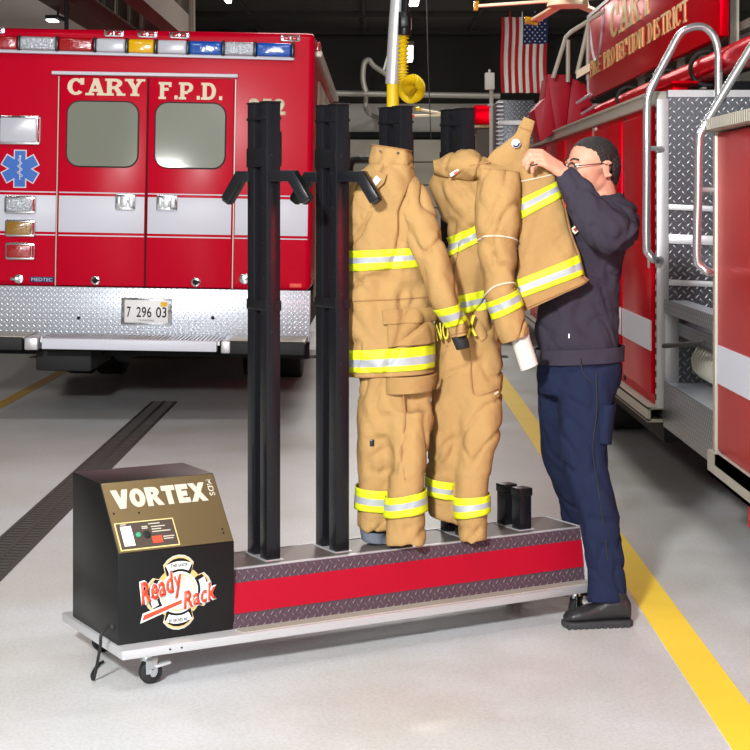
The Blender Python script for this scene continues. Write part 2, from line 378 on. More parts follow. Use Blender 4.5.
# cloth bodies: each key is (left px, left py, right px, right py, half depth m, distance Y)
class Cloth:
    def __init__(s, keys, amp=.008, sc=(7, 7, 2.6), seed=0, sq=2.3):
        s.k = []
        for k in keys:
            lx, ly, rx, ry, d, Y = k
            a, b = at(lx, ly, Y), at(rx, ry, Y); s.k.append(((a+b)/2, (b-a)/2, d))
        s.amp, s.sc, s.seed, s.sq = amp, sc, seed, sq
    def key(s, t):
        n = len(s.k)-1; t = max(0, min(n, t)); i = min(int(t), n-1); f = t-i
        P = [s.k[max(i-1, 0)], s.k[i], s.k[i+1], s.k[min(i+2, n)]]
        def cr(a, b, c, d): return .5*((2*b)+(c-a)*f+(2*a-5*b+4*c-d)*f*f+(3*b-a-3*c+d)*f**3)
        return cr(*[p[0] for p in P]), cr(*[p[1] for p in P]), cr(*[p[2] for p in P])
    def pt(s, t, th, off=0):
        c, U, d = s.key(t); e = 2/s.sq
        cs, sn = math.cos(th), math.sin(th)
        cs = math.copysign(abs(cs)**e, cs); sn = math.copysign(abs(sn)**e, sn)
        dirn = (U.normalized()*math.cos(th)+V((0, 1, 0))*math.sin(th)).normalized()
        p = c+U*cs+V((0, 1, 0))*(d*sn)
        q = V((p.x*s.sc[0]+s.seed, p.y*s.sc[1], p.z*s.sc[2]))
        f = noise.noise(q)+.5*noise.noise(q*2.3+V((3, 1, 7)))
        q2 = V(((p.x+p.z*.7)*14+s.seed*2, p.y*6, (p.z-p.x*.7)*4.5))
        f += .9*(abs(noise.noise(q2))-.25)
        q3 = V(((p.x-p.z*.5)*9+s.seed*3, p.y*5, (p.z+p.x*.6)*3.2)); f -= 1.5*max(0, .13-abs(noise.noise(q3)))/.13*.55
        amp = s.amp*(.55+.45*min(1, abs(math.sin(th))*1.3))
        return p+dirn*(amp*f*1.6+off)
    def mesh(s, name, m, parent, t0=0, t1=None, off=0, nt=70, na=72, thick=.004, th0=0, th1=2*math.pi, bands=None, cap=False, smooth=60):
        t1 = len(s.k)-1 if t1 is None else t1; mb = MB(); full = abs(th1-th0-2*math.pi) < 1e-6
        if bands:                        # [(fraction, material index)]
            acc = 0; mats = m
            rows = []
            N = 12
            for i in range(N+1): rows.append(i/N)
            g = [[mb.bm.verts.new(s.pt(t0+(t1-t0)*a, th0+(th1-th0)*j/na, off)) for j in range(na if full else na+1)] for a in rows]
            for i in range(N):
                mid = (i+.5)/N; mb.mi = 1 if bands[0] < mid < bands[1] else 0
                for j in range(na):
                    k = (j+1) % na if full else j+1
                    mb._f([g[i][j], g[i+1][j], g[i+1][k], g[i][k]])
        else:
            mb.grid(lambda a, b: s.pt(t0+(t1-t0)*a, th0+(th1-th0)*b, off), nt, na, wrap=full, cap=cap)
        o = mb.build(name, m, parent, smooth=smooth)
        if thick and not cap:
            sd = o.modifiers.new('t', 'SOLIDIFY'); sd.thickness = thick; sd.offset = -1
        return o
    def stripe(s, parent, i, name='reflective_stripe', off=.005, bands=(.3, .7), **k):
        o = s.mesh(name, ['lime', 'silver'], parent, i, i+1, off, thick=.003, bands=bands, **k); o['label'] = 'fluorescent yellow and silver stripe'; return o
    def line(s, t, th0, th1, off=.006, n=30, tfun=None):
        return [s.pt(t+(tfun(i/n) if tfun else 0), th0+(th1-th0)*i/n, off) for i in range(n+1)]
# ================================================================ THE SETTING
def struct(o): o['kind'] = 'structure'; return o
struct(MB().box(-5.8, 7.5, -4, 34.2, -.08, 0).build('floor', 'floor'))
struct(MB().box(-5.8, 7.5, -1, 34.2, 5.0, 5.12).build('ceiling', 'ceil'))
struct(MB().box(-5.8, -5.6, -1, 34, 0, 5).build('wall_left', 'beam'))  # out of view; brown tone put in to darken the truck's reflections
struct(MB().box(7.3, 7.5, -1, 34, 0, 5).build('wall_right', 'wallgrey'))
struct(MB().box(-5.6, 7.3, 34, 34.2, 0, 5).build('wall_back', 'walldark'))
struct(MB().box(-5.59, -3.35, 20, 24, 0, 4.99).build('wall_office', 'wallgrey'))
b = MB().box(-3.35, -2.2, 20, 20.2, 0, 4.99)
for i in range(8): b.box(-3.3+i*.15, -3.27+i*.15, 19.96, 20.01, 0, 4.98)
struct(b.build('wall_annex', 'beam'))
b = MB().box(-2.9, 7.25, 33.9, 33.99, 2.98, 3.56)
struct(b.build('trim_1', 'wallgrey'))
# roll-up door in the far wall
b = MB()
for i in range(6): b.box(-2.0, 3.6, 33.86, 33.95, .02+i*.47, .47+i*.47)
d = struct(b.build('door_1', 'wallbeige', bevel=.01))
struct(MB().box(-2.6, 3.7, 33.8, 33.98, 2.86, 2.97).build('trim_2', 'dark'))
# painted lines
struct(MB().box(-2.89, -2.79, 3, 17, 0, .003).build('trim_3', 'orangeline'))
struct(MB().box(1.005, 1.145, 2.5, 33, 0, .003).build('trim_4', 'yellowline'))
# floor drains: frame and cross bars
def drain(x0, x1, y0, y1, label):
    t = thing('floor_drain', ((x0+x1)/2, (y0+y1)/2, 0), label, 'drain')
    MB().box(x0, x1, y0, y1, -.02, .002).build('drain_bed', 'dark', t)
    b = MB().box(x0-.02, x0, y0, y1, -.01, .006).box(x1, x1+.02, y0, y1, -.01, .006).box(x0, x1, y0-.02, y0, -.01, .006).box(x0, x1, y1, y1+.02, -.01, .006)
    b.build('drain_frame', 'grate', t)
    b = MB(); L = (y1-y0) > (x1-x0)
    if L:
        n = int((y1-y0)/.06)
        for i in range(n): b.box(x0, x1, y0+i*.06, y0+i*.06+.03, -.01, .005)
        b.box((x0+x1)/2-.012, (x0+x1)/2+.012, y0, y1, -.01, .0055)
    else:
        n = int((x1-x0)/.06)
        for i in range(n): b.box(x0+i*.06, x0+i*.06+.03, y0, y1, -.01, .005)
    b.build('grating', 'grate', t)
drain(-1.70, -1.54, 4.6, 12.7, 'long dark iron floor drain running towards the ambulance')
drain(-3.4, 1.3, 16.3, 16.5, 'iron floor drain crossing the floor under the ambulance')
# ceiling joints, beams, pipes
b = MB()
for x in (-2.3, -.2, 1.9, 4.0): b.box(x-.03, x+.03, 2, 33.9, 4.94, 5.0)
for y in range(6, 34, 3): b.box(-5.5, 7.2, y-.04, y+.04, 4.9, 5.0)
struct(b.build('trim_5', 'walldark'))
o = MB().box(-3.14, -2.86, 9, 19.95, 3.42, 3.62).box(-3.1, -3.0, 9.5, 9.6, 3.6, 5.0).box(-3.1, -3.0, 19.0, 19.1, 3.6, 5.0).box(-2.45, -2.25, 9, 19.95, 3.5, 3.8).box(-2.35, -2.25, 10, 10.1, 3.7, 5.0).build('roof_beam', 'beam')
tag(o, 'brown steel beam running along the top left of the bay ceiling', 'beam')
o = MB().tube([(-3.36, 9, 4.99), (-3.36, 9, 3.6), (-3.36, 19.95, 3.6)], .03).build('conduit', 'pipe'); tag(o, 'pale conduit along the pale left wall near the ceiling', 'pipe')
o = MB().cyl(at(66.5, -60, 15), at(66.5, 40, 15), .02).build('hanging_pipe', 'dark'); tag(o, 'black vertical drop pipe above the left of the ambulance roof', 'pipe')
t = thing('flood_lamp', at(53, 20, 16), 'small black lamp hanging over the left end of the ambulance roof', 'lamp')
MB().box(*(lambda p: (p.x-.05, p.x+.07, p.y-.1, p.y+.1, p.z, p.z+.04))(at(52, 20, 16))).build('housing', 'dark', t, bevel=.01)
MB().box(*(lambda p: (p.x-.04, p.x+.05, p.y-.09, p.y+.09, p.z-.015, p.z))(at(52, 20, 16))).build('diffuser', 'lampglow', t)
MB().cyl(at(58, 17, 16), at(66, 20, 15.1), .02).cyl(at(58, 17, 16), (at(58, 17, 16).x, 16, 4.99), .012).build('bracket', 'dark', t)
# ceiling lamps that show
def clamp_(px, py, Y, wx, wz, label):
    c = at(px, py, Y); t = thing('ceiling_light', c, label, 'ceiling light', 'lit ceiling lights over the far bay')
    MB().box(c.x-wx, c.x+wx, c.y-.35, c.y+.35, c.z, c.z+.08).build('housing', 'beam', t, bevel=.01)
    MB().box(c.x-wx+.02, c.x+wx-.02, c.y-.32, c.y+.32, c.z-wz, c.z-.001).build('diffuser', 'lampglow', t, bevel=.01)
    MB().cyl((c.x, c.y, c.z+.08), (c.x, c.y, 4.99), .012, n=6).build('hanger', 'dark', t)
clamp_(414, 1, 26, .09, .05, 'lit ceiling light at the top edge right of the silver exhaust pipe')
clamp_(410, 47, 31, .07, .26, 'lit ceiling light just right of the yellow coiled hose')
clamp_(227, -2, 24, .06, .04, 'small lit ceiling light above the right of the ambulance roof')
# far pipework
o = MB().tube([at(315, 93, 30), at(500, 96, 30)], .055).build('overhead_pipe', 'pipe'); tag(o, 'horizontal grey pipe running across the far wall', 'pipe')
o = MB().tube(smooth_path([at(366, 92, 29.5), at(363, 80, 29.5), at(364, 64, 29.5), at(369, 60, 29.5), at(374, 66, 29.5), at(390, 78, 29.5), at(392, 93, 29.9)], 5), .05).build('bent_pipe', 'pipe')
tag(o, 'bent grey pipe hooking up left of the yellow hose', 'pipe')
o = MB().tube(smooth_path([at(366, 95.5, 30.02), at(366, 108, 29.9), at(371, 115, 30), at(380, 118, 33.95)], 5), .045).build('pipe_elbow', 'pipe'); tag(o, 'grey pipe elbow dropping below the horizontal pipe', 'pipe')
o = MB().tube([at(426, -20, 20), at(428, 60, 20), at(431, 140, 20)], .006, 6).build('hanging_cable', 'dark'); tag(o, 'thin dark cable hanging between the hose and the third and fourth posts', 'cable')
t = thing('wall_bracket_arm', at(425, 112, 25), 'pair of pale rods with orange tips on the far wall', 'bracket')
MB().tube([at(417, 109, 25), at(444, 114, 25)], .02, 8).tube([at(414, 116, 25), at(444, 115, 25)], .02, 8).build('rod', 'cream', t)
MB().ell(at(418, 109, 24.95), (.05, .05, .035)).build('tip', 'lens_yellow', t); MB().ell(at(412, 116, 24.95), (.04, .04, .03)).build('tip', 'orange', t)
# exhaust extraction: pipe, coupling, coiled hose
t = thing('exhaust_drop_pipe', at(393, 130, 9), 'silver vertical exhaust pipe with a yellow lower sleeve', 'pipe')
MB().tube([at(401, -40, 9), at(396, 30, 9), at(393, 84, 9)], .042, 16).build('pipe', 'alu', t)
MB().tube([at(393, 83, 9), at(393, 145, 9)], .034, 16).build('sleeve', 'hose', t)['label'] = 'yellow sleeve'
MB().tube([at(407, -40, 8.93), at(405, 12, 8.93)], .022).build('conduit', 'postm', t)
MB().tube(smooth_path([at(384, 70, 9), at(388, 56, 9), at(391, 48, 9)], 4), .008, 6).build('cable', 'pipe', t)
MB().obox(at(409, 24, 8.95), (.014, 0, 0), (0, .02, 0), (0, 0, .03)).build('bracket', 'alu', t)
t = thing('air_hose', at(404, 100, 8.9), 'yellow coiled ribbed hose hanging from a black coupling', 'hose')
b = MB().cyl(at(405, 12, 8.9), at(404.5, 36, 8.9), .034, .036).obox(at(404.5, 22, 8.87), (.02, 0, 0), (0, .03, 0), (0, 0, .03)); b.build('coupling', 'black', t, bevel=.004)
path = smooth_path([at(403.5, 35, 8.9), at(403, 60, 8.9), at(403, 80, 8.9), at(405, 93, 8.88), at(411, 98, 8.84), at(418, 94, 8.8), at(419, 86, 8.78), at(414, 80, 8.76), at(409, 82, 8.74), at(408, 88, 8.73), at(412, 92, 8.72)], 26)
MB().tube(path, [.025+.009*math.sin(i*1.55) for i in range(len(path))], 12).build('coiled_tube', 'hose', t)
# ceiling fan
hub = at(568, 0, 20)
t = thing('ceiling_fan', hub, 'large beige ceiling fan above the far end of the fire truck', 'fan')
MB().cyl(hub-V((0, 0, .08)), hub+V((0, 0, .06)), .26, .22).cyl(hub, hub+V((0, 0, .95)), .04).build('hub', 'fan', t, bevel=.01)
for e, wd in ((at(479, 6, 20.5), .04), (at(534, 21, 21), .07), (at(600, 14, 21), .07), (at(640, -6, 19.6), .06), (at(545, -25, 18.6), .06)):
    dv = (e-hub).normalized(); sd = V((0, 0, 1)).cross(dv).normalized()
    MB().obox((e+hub)/2+dv*.06, dv*((e-hub).length/2-.05), sd*wd, V((0, 0, .018))).build('blade', 'fan', t, bevel=.008)
e = at(531, 21, 20.95)
MB().obox(e, (.085, .02, -.01), (0, .04, 0), (0, 0, .045)).build('winglet', 'lens_amber', t, bevel=.006)['label'] = 'yellow blade tip'
MB().obox(at(476, 6, 20.5), (.03, 0, 0), (0, .04, 0), (.005, 0, .06)).build('winglet', 'lens_amber', t, bevel=.006)
# flag
def flag():
    b = MB(); Y = 30; nx, nz = 52, 48
    def pt(px, py, off=0):
        p = at(px, py, Y); p.y += .04*math.sin((px-501)*.5+py*.02)-off; return p
    def P(i, j):
        x = 501+46*i/nx; y0 = 8.5+1.2*math.sin(i/nx*math.pi)*.6; return pt(x+.6*math.sin(j*.15), y0+(93-y0)*j/nz)
    g = [[b.bm.verts.new(P(i, j)) for j in range(nz+1)] for i in range(nx+1)]
    for i in range(nx):
        for j in range(nz):
            st = int(i/nx*13); b.mi = 2 if (i >= 24 and i < nx and j < 20) and st >= 6 else (0 if st % 2 == 0 else 1)
            b._f([g[i][j], g[i][j+1], g[i+1][j+1], g[i+1][j]])
    b.mi = 1
    for r in range(11):
        for c in range(9):
            if (r+c) % 2: continue
            x, y = 523.5+22.5*(c+.5)/9, 10.5+32.5*(r+.5)/11
            ctr = pt(x, y, .02); vs = []
            for k in range(10):
                a = math.pi/2+k*math.pi/5; rr = .022 if k % 2 == 0 else .0095
                vs.append(b.bm.verts.new(ctr+V((rr*math.cos(a), 0, rr*math.sin(a)))))
            b._f(vs)
    o = b.build('american_flag', ['flagred', 'flagwhite', 'flagblue'], smooth=60)
    sd = o.modifiers.new('t', 'SOLIDIFY'); sd.thickness = .004
    tag(o, 'american flag hanging vertically below the far ceiling', 'flag')
flag()
o = MB().tube([at(500, 7, 30), at(548, 7, 30)], .012, 8).tube([at(505, 8, 30), V((at(505, 8, 30).x, 30, 4.99))], .005, 5).tube([at(543, 8, 30), V((at(543, 8, 30).x, 30, 4.99))], .005, 5).build('flag_rod', 'pipe'); tag(o, 'thin rod the american flag hangs from', 'rod')
# pole with a junction box
t = thing('light_pole', at(490.5, 150, 15.5), 'pale pole with a white box at its top left of the flag', 'pole')
MB().tube([(at(490.5, 345, 15.5).x, 15.5, 0), at(491.5, 80, 15.5)], .02).cyl(at(491, 104, 15.5), at(491, 106, 15.5), .034).build('pole', 'wallgrey', t)
c = at(489.5, 81, 15.45); MB().box(c.x-.045, c.x+.045, c.y-.06, c.y+.02, c.z-.085, c.z+.075).cyl(c+V((0, 0, .07)), c+V((0, 0, .11)), .012).build('box', 'wallgrey', t, bevel=.01)
# second engine parked beyond: red band, grey body, tread plate housing
t = thing('parked_fire_engine', (1.55, 19, 0), 'red fire engine parked far behind with a tread plate housing on top', 'fire engine')
b = MB().box(at(474, 0, 18).x, 2.6, 18, 23, EYE+77*18/F, EYE+97*18/F); b.build('upper_body', 'red2', t, bevel=.02)
MB().box(at(476, 0, 18).x, 2.6, 18.02, 22.9, .45, EYE+74*18/F).build('lower_body', 'beam', t, bevel=.02)
MB().box(at(474, 0, 18).x-.01, 2.6, 17.98, 22.9, EYE+74*18/F, EYE+77*18/F).build('trim_strip', 'lens_amber', t)
for x in (1.4, 2.3): MB().cyl((x-.12, 19.2, .45), (x+.12, 19.2, .45), .44, n=32).build('wheel', 'rubber', t)
x0, x1 = at(498, 0, 16).x, at(534, 0, 16).x; z0, z1 = EYE+40*16/F, EYE+102*16/F
b = MB().box(x0, x1, 16, 17.2, z0-.9, z1); b.build('tread_plate_housing', 'plated', t, bevel=.008)
b = MB()
for i in range(16): b.box(x0-.02, x0+.05, 15.97, 16.02, z1-.03-i*.04, z1-.015-i*.04)
b.box(x0, x1, 15.98, 16.0, z1-.24, z1-.2); b.build('louvre', 'alu', t)
MB().box(x1+.005, x1+.06, 16.1, 17, z0-.8, z1-.1).build('side_panel', 'flagblue', t)
# ================================================================ AMBULANCE
AY = 11.9; K = AY/F
def ax(px): return (px-HX)*K
def az(py): return EYE-(py-HY)*K
cx0 = ax(147)
setxf(Matrix.Translation((cx0, 0, az(150))) @ Matrix.Rotation(math.radians(1.0), 4, 'Y') @ Matrix.Translation((-cx0, 0, -az(150))))
AMB = thing('ambulance', (cx0, AY+2, 0), 'red and white ambulance seen from behind with two rear doors', 'ambulance')
xl, xr = ax(-19), ax(313); zt, zb = az(30), az(288)
MB().box(xl, xr, AY, 17.5, zb, zt).build('body', 'red', AMB, bevel=.045, seg=4)
MB().box(xl+.05, xr-.05, AY+.06, 17.4, az(337), zb+.01).build('body_skirt', 'rubber', AMB)
MB().box(xl+.15, xr-.15, 17.5, 19.6, .55, 2.05).build('cab', 'red', AMB, bevel=.15, seg=4)
MB().box(xl+.5, xr-.5, AY+.4, 19, .42, .6).build('chassis', 'rubber', AMB)
def aplate(name, x0, x1, y0, y1, m, parent=AMB, t=.006, y=AY, bevel=.002):   # panel on the rear wall, from pixel edges
    return MB().box(ax(x0), ax(x1), y-t, y+.002, az(y1), az(y0)).build(name, m, parent, bevel=bevel)
# stripe
for x0, x1 in ((-15, 57), (236, 309)):
    aplate('white_stripe', x0, x1, 197, 233.5, 'reflwhite')
    aplate('pinstripe', x0, x1, 193.2, 194.4, 'reflwhite'); aplate('pinstripe', x0, x1, 236, 237.2, 'reflwhite')
def adoor(x0, x1, wx0, wx1, hx0, hx1, kx):
    dr = MB().box(ax(x0), ax(x1), AY-.022, AY+.002, az(286.5), az(78)).build('rear_door', 'red', AMB, bevel=.006)
    yd = AY-.022
    def pl(name, a, b_, c, d_, m, t=.004): return MB().box(ax(a), ax(b_), yd-t, yd+.001, az(d_), az(c)).build(name, m, dr, bevel=.001)
    pl('white_stripe', x0+1, x1-1, 197, 233.5, 'reflwhite'); pl('pinstripe', x0+1, x1-1, 193.2, 194.4, 'reflwhite'); pl('pinstripe', x0+1, x1-1, 236, 237.2, 'reflwhite')
    out = rrect(ax(wx0), ax(wx1), az(167), az(103), .085); 
    MB().prism([(a, yd-.012, c) for a, c in rrect(ax(wx0-1.3), ax(wx1+1.3), az(168.3), az(101.7), .095)], (0, .013, 0)).build('window_gasket', 'rubber', dr, bevel=.003)
    MB().prism([(a, yd-.017, c) for a, c in out], (0, .01, 0)).build('window_pane', 'glass', dr)
    # recessed paddle latch
    MB().prism([(a, yd-.02, c) for a, c in rrect(ax(hx0), ax(hx1), az(210.5), az(194.5), .012)], (0, .022, 0)).build('latch_bezel', 'chrome', dr, bevel=.003)
    q = MB()
    for f0, f1 in ((.12, .26), (.32, .6), (.68, .88)):
        q.box(ax(hx0+(hx1-hx0)*f0), ax(hx0+(hx1-hx0)*f1), yd-.03, yd-.02, az(207.5), az(197))
    q.build('latch_paddle', 'alu', dr, bevel=.003)
    c = V((ax(kx), yd, az(281)))
    MB().cyl(c, c-V((0, .02, 0)), .034).build('lock_ring', 'chrome', dr, bevel=.004)
    MB().cyl(c-V((0, .015, 0)), c-V((0, .028, 0)), .02).cyl(c-V((-.03, .028, 0)), c-V((.02, .03, 0)), .006).build('lock_core', 'dark', dr)
    return dr
dl = adoor(59.5, 146.8, 68, 138, 117, 137, 98.5); dR = adoor(148.2, 233.5, 156, 225, 158, 179, 198.5)
for x in (58.2, 147.5, 234.8): aplate('door_seam', x-.45, x+.45, 78, 287, 'alud' if x != 147.5 else 'dark', t=.02, bevel=0)
MB().box(ax(51.5), ax(237), AY-.05, AY, az(76.5), az(73)).build('drip_rail', 'reflwhite', AMB, bevel=.006)
glyphs('lettering', 'CARY', (ax(67), AY-.0235, az(96.5)), (1, 0, 0), (0, 0, 1), ax(143)-ax(67), az(79.5)-az(96.5), 'cream', dl, .27, .17, True, .003)
glyphs('lettering', 'F.P.D.', (ax(159.5), AY-.0235, az(99)), (1, 0, 0), (0, 0, 1), ax(222)-ax(159.5), az(82)-az(99), 'cream', dR, .27, .17, True, .003)
write('unit_number', '252', (ax(248), AY-.001, az(113)), (1, 0, 0), (0, 0, 1), ax(285)-ax(248), az(96.5)-az(113), 'cream', AMB, bold=.04, depth=.003)
# light bar, mounted a little off level
AMX = XF.copy(); setxf(AMX @ Matrix.Translation((cx0, 0, az(47))) @ Matrix.Rotation(math.radians(.55), 4, 'Y') @ Matrix.Translation((-cx0, 0, -az(47))))
lb = MB().box(ax(-14), ax(293), AY-.055, AY, az(57), az(54)).build('light_bar', 'reflwhite', AMB, bevel=.004)
for x0, x1, m, yy in ((-12, 18, 'lens_red', 0), (20, 56, 'lens_clear', 0), (58.5, 93, 'lens_red', 0), (96, 125, 'lens_white', 0), (128, 153.5, 'lens_yellow', 0), (157, 186, 'lens_white', 0), (188.5, 221, 'lens_blue', 0), (223.5, 253, 'lens_clear', 0), (255.5, 290, 'lens_blue', 0)):
    MB().box(ax(x0), ax(x1), AY-.085, AY-.003, az(54), az(40.5)).build('lens', m, lb, bevel=.016, seg=3)
for x in (19, 57.2, 94.5, 126.5, 155.2, 187.2, 222.2, 254.2, 291.5): MB().box(ax(x)-.008, ax(x)+.008, AY-.09, AY, az(54.6), az(39.5)).build('divider', 'postm', lb, bevel=.003)
for x in (-7, 112, 145.5, 177.5, 288.5):
    mk = MB().prism([(a, AY-.012, c) for a, c in rrect(ax(x-10), ax(x+10), az(37.8), az(31.4), .012)], (0, .02, 0)).build('marker_light', 'chrome', AMB, bevel=.003)
    MB().box(ax(x-7), ax(x-.6), AY-.024, AY-.008, az(36.6), az(32.6)).box(ax(x+.6), ax(x+7), AY-.024, AY-.008, az(36.6), az(32.6)).build('lens', 'lens_red', mk, bevel=.005)
setxf(AMX)
# left column of lamps
def lampunit(x0, x1, y0, y1, m, nm):
    q = MB().prism([(a, AY-.03, c) for a, c in rrect(ax(x0), ax(x1), az(y1), az(y0), .02)], (0, .03, 0)).build(nm, 'chrome', AMB, bevel=.006)
    MB().prism([(a, AY-.05, c) for a, c in rrect(ax(x0+2), ax(x1-3.5), az(y1-2.2), az(y0+2.2), .014)], (0, .022, 0)).build('lens', m, q, bevel=.008)
    MB().box(ax(x1-3.2), ax(x1-.8), AY-.036, AY-.028, az(y1-2.5), az(y0+2.5)).build('side_lens', 'lens_red', q)
lampunit(-1, 41, 118, 147, 'lens_white', 'scene_light'); lampunit(6, 37.5, 198, 216, 'lens_clear', 'reversing_light')
lampunit(7, 37.5, 221.5, 239, 'lens_amber', 'turn_signal'); lampunit(7.5, 37.5, 244.5, 262, 'lens_red', 'brake_light')
def star(R, wd, y, d, m, nm, par):
    pts = []; c = V((ax(20.5), y, az(171)))
    for k in range(6):
        a = math.radians(90-60*k); dr = V((math.cos(a), 0, math.sin(a))); sd = V((math.sin(a), 0, -math.cos(a)))
        pts += [c+dr*R-sd*wd, c+dr*R+sd*wd]
        a2 = a-math.radians(30); pts.append(c+V((math.cos(a2), 0, math.sin(a2)))*wd/math.sin(math.radians(30)))
    return MB().prism(pts, (0, d, 0)).build(nm, m, par, smooth=0)
st = star(.137, .046, AY-.004, .006, 'reflwhite', 'star_emblem', AMB); star(.129, .038, AY-.007, .005, 'blue', 'blue_star', st)
c = V((ax(20.5), AY-.0085, az(171)))
q = MB().tube([c+V((0, 0, -.08)), c+V((0, 0, .085))], .004, 8).ell(c+V((0, 0, .09)), (.009, .003, .009), 10)
q.tube([c+V((.02*math.sin(i*.5)*(1-.01*i), -.001, -.06+.0036*i)) for i in range(40)], .0035, 6); q.build('staff_and_snake', 'reflwhite', st)
c = V((ax(20), AY, az(281))); MB().cyl(c+V((.01, 0, 0)), c+V((.01, -.02, 0)), .035).obox(c+V((-.02, -.02, 0)), (.03, 0, 0), (0, .01, 0), (0, 0, .012)).build('compartment_latch', 'chrome', AMB, bevel=.004)
bd = aplate('badge', 32.5, 56.5, 278.5, 284, 'flagblue'); write('badge_lettering', 'MEDTEC', (ax(34), AY-.007, az(283)), (1, 0, 0), (0, 0, 1), ax(55)-ax(34), .025, 'reflwhite', bd, depth=.001)
c = V((ax(247), AY, az(277))); MB().cyl(c, c+V((0, -.02, 0)), .04).build('filler_cap', 'chrome', AMB, bevel=.006)
aplate('marker_reflector', 292, 304, 281, 285, 'orange')
# bumper plate
bp = MB().box(xl, xr, AY-.012, AY+.06, az(338), az(288)).build('rear_kick_plate', 'plate', AMB, bevel=.003)
for x, y in ((82, 319), (216, 316.5)): MB().cyl((ax(x), AY-.02, az(y)), (ax(x), AY, az(y)), .013).build('bolt', 'dark', bp)
MB().box(ax(124.5), ax(175), AY-.03, AY-.012, az(324.5), az(297.8)).build('plate_frame', 'chrome', bp, bevel=.004)
lp = MB().box(ax(128), ax(171.5), AY-.036, AY-.028, az(322.5), az(299.8)).build('licence_plate', 'white', AMB, bevel=.003)
for s_, x0, x1 in (('7', 130.5, 134.3), ('296', 140, 155), ('03', 159.5, 170)):
    write('plate_number', s_, (ax(x0), AY-.0365, az(317)), (1, 0, 0), (0, 0, 1), ax(x1)-ax(x0), az(306.5)-az(317), 'postm', lp, bold=.01, depth=.001)
write('plate_print', 'MUNICIPAL', (ax(142), AY-.0365, az(321)), (1, 0, 0), (0, 0, 1), ax(158)-ax(142), .014, 'postm', lp, depth=.001)
MB().box(ax(164), ax(170.5), AY-.038, AY-.035, az(306), az(301.5)).build('registration_sticker', 'lens_yellow', lp)
# rear step
zs = EYE-138*11.4/F
q = MB().box(ax(57), ax(229), 11.42, AY-.01, zs-.03, zs-.004)
for i in range(44): q.box(ax(57)+i*.0282, ax(57)+i*.0282+.012, 11.44, AY-.05, zs-.005, zs+.004)
stp = q.build('rear_step', 'alu', AMB); MB().box(ax(60), ax(227), 11.36, 11.42, zs-.07, zs+.004).build('step_nosing', 'reflwhite', stp, bevel=.006)
for x0, x1, cx_ in ((-19, 41, 46), (237, 311, 235)):
    q = MB().box(ax(x0), ax(x1), 11.44, AY, zs-.02, zs+.008).build('bumper_wing', 'alud', AMB, bevel=.006)
    MB().box(ax(x0), ax(x1), 11.38, 11.44, zs-.085, zs+.004).build('rubber_fender', 'rubber', q, bevel=.012)
for x0, x1 in ((43, 56), (231, 240)): MB().box(ax(x0), ax(x1), 11.37, AY, zs-.08, zs+.006).build('bumper_end_cap', 'alu', AMB, bevel=.01)
for x in (xl+.28, xl+.55, xr-.28, xr-.55):
    q = MB().cyl((x-.12, 14.6, .42), (x+.12, 14.6, .42), .41, n=36).build('rear_wheel', 'rubber', AMB, bevel=.03)
    MB().cyl((x-.13, 14.6, .42), (x+.13, 14.6, .42), .2, n=24).build('hub', 'alud', q)
for x in (ax(108),): MB().box(x-.13, x+.13, 12.4, 13.2, .38, .5).cyl((x+.05, 12.5, .42), (x+.05, 13.4, .42), .1).build('air_tank', 'rubber', AMB, bevel=.02)
MB().box(ax(45), ax(100), 11.7, 12.6, .33, .48).build('step_bracket', 'rubber', AMB, bevel=.02)
MB().box(ax(-15), ax(311), 12.2, 12.3, .4, .52).build('rear_crossmember', 'dark', AMB)
# side of the body
q = MB().box(xr-.005, xr+.05, 12.05, 17.4, zt-.16, zt-.12).build('side_gutter', 'alud', AMB, bevel=.005)
MB().box(xr-.01, xr+.035, 12.1, 12.3, zt-.14, zt-.04).build('corner_marker', 'lens_red', AMB, bevel=.01)
for y in (12.6, 14.2, 15.8): MB().box(xr-.01, xr+.02, y, y+1.3, .8, zt-.3).build('side_compartment_door', 'alud', AMB, bevel=.01)
MB().tube([(xr, 12.7, 2.3), (xr+.07, 12.7, 2.3), (xr+.07, 12.7, 1.5), (xr, 12.7, 1.5)], .012, 8).build('side_grab_rail', 'chrome', AMB)
setxf()
# ================================================================ FIRE TRUCK
TX = 1.43
FT = thing('fire_truck', (TX+1.2, 10, 0), 'red aerial ladder fire truck filling the right side', 'fire truck')
def ty(px): return F*TX/(px-HX)
y8, y69 = 8.34, 6.92
MB().box(TX, TX+2.3, y8, 15.2, .5, 2.04).build('rear_body', 'red2', FT, bevel=.01)
q = MB().box(TX-.03, TX+.05, y8, 15.2, 2.03, 2.09).box(TX-.045, TX+.05, y8, 15.2, 2.085, 2.1).build('top_rail', 'alud', FT, bevel=.006)
MB().box(TX+.05, TX+2.3, y8, 15.2, 2.04, 2.085).build('deck', 'plated', FT)
for y0, y1 in ((8.42, 9.4), (9.47, 10.62), (10.78, 12.2), (12.28, 13.6), (13.7, 15.1)):
    dr = MB().box(TX-.02, TX+.005, y0, y1, .56, 2.0).build('compartment_door', 'red2', FT, bevel=.008)
    MB().box(TX-.024, TX-.018, y0, y1, .78, .935).build('white_stripe', 'reflwhite', dr)
    MB().box(TX-.032, TX-.018, y0+.03, y0+.05, 1.2, 1.34).build('handle', 'chrome', dr, bevel=.004)
MB().box(TX-.012, TX+.005, 10.64, 10.76, .52, 2.02).build('body_pillar', 'alud', FT)
MB().box(TX-.004, TX+.005, 9.41, 9.46, .52, 2.02).build('door_gap', 'dark', FT)
for z0, z1 in ((.43, .445), (.485, .5)): pass
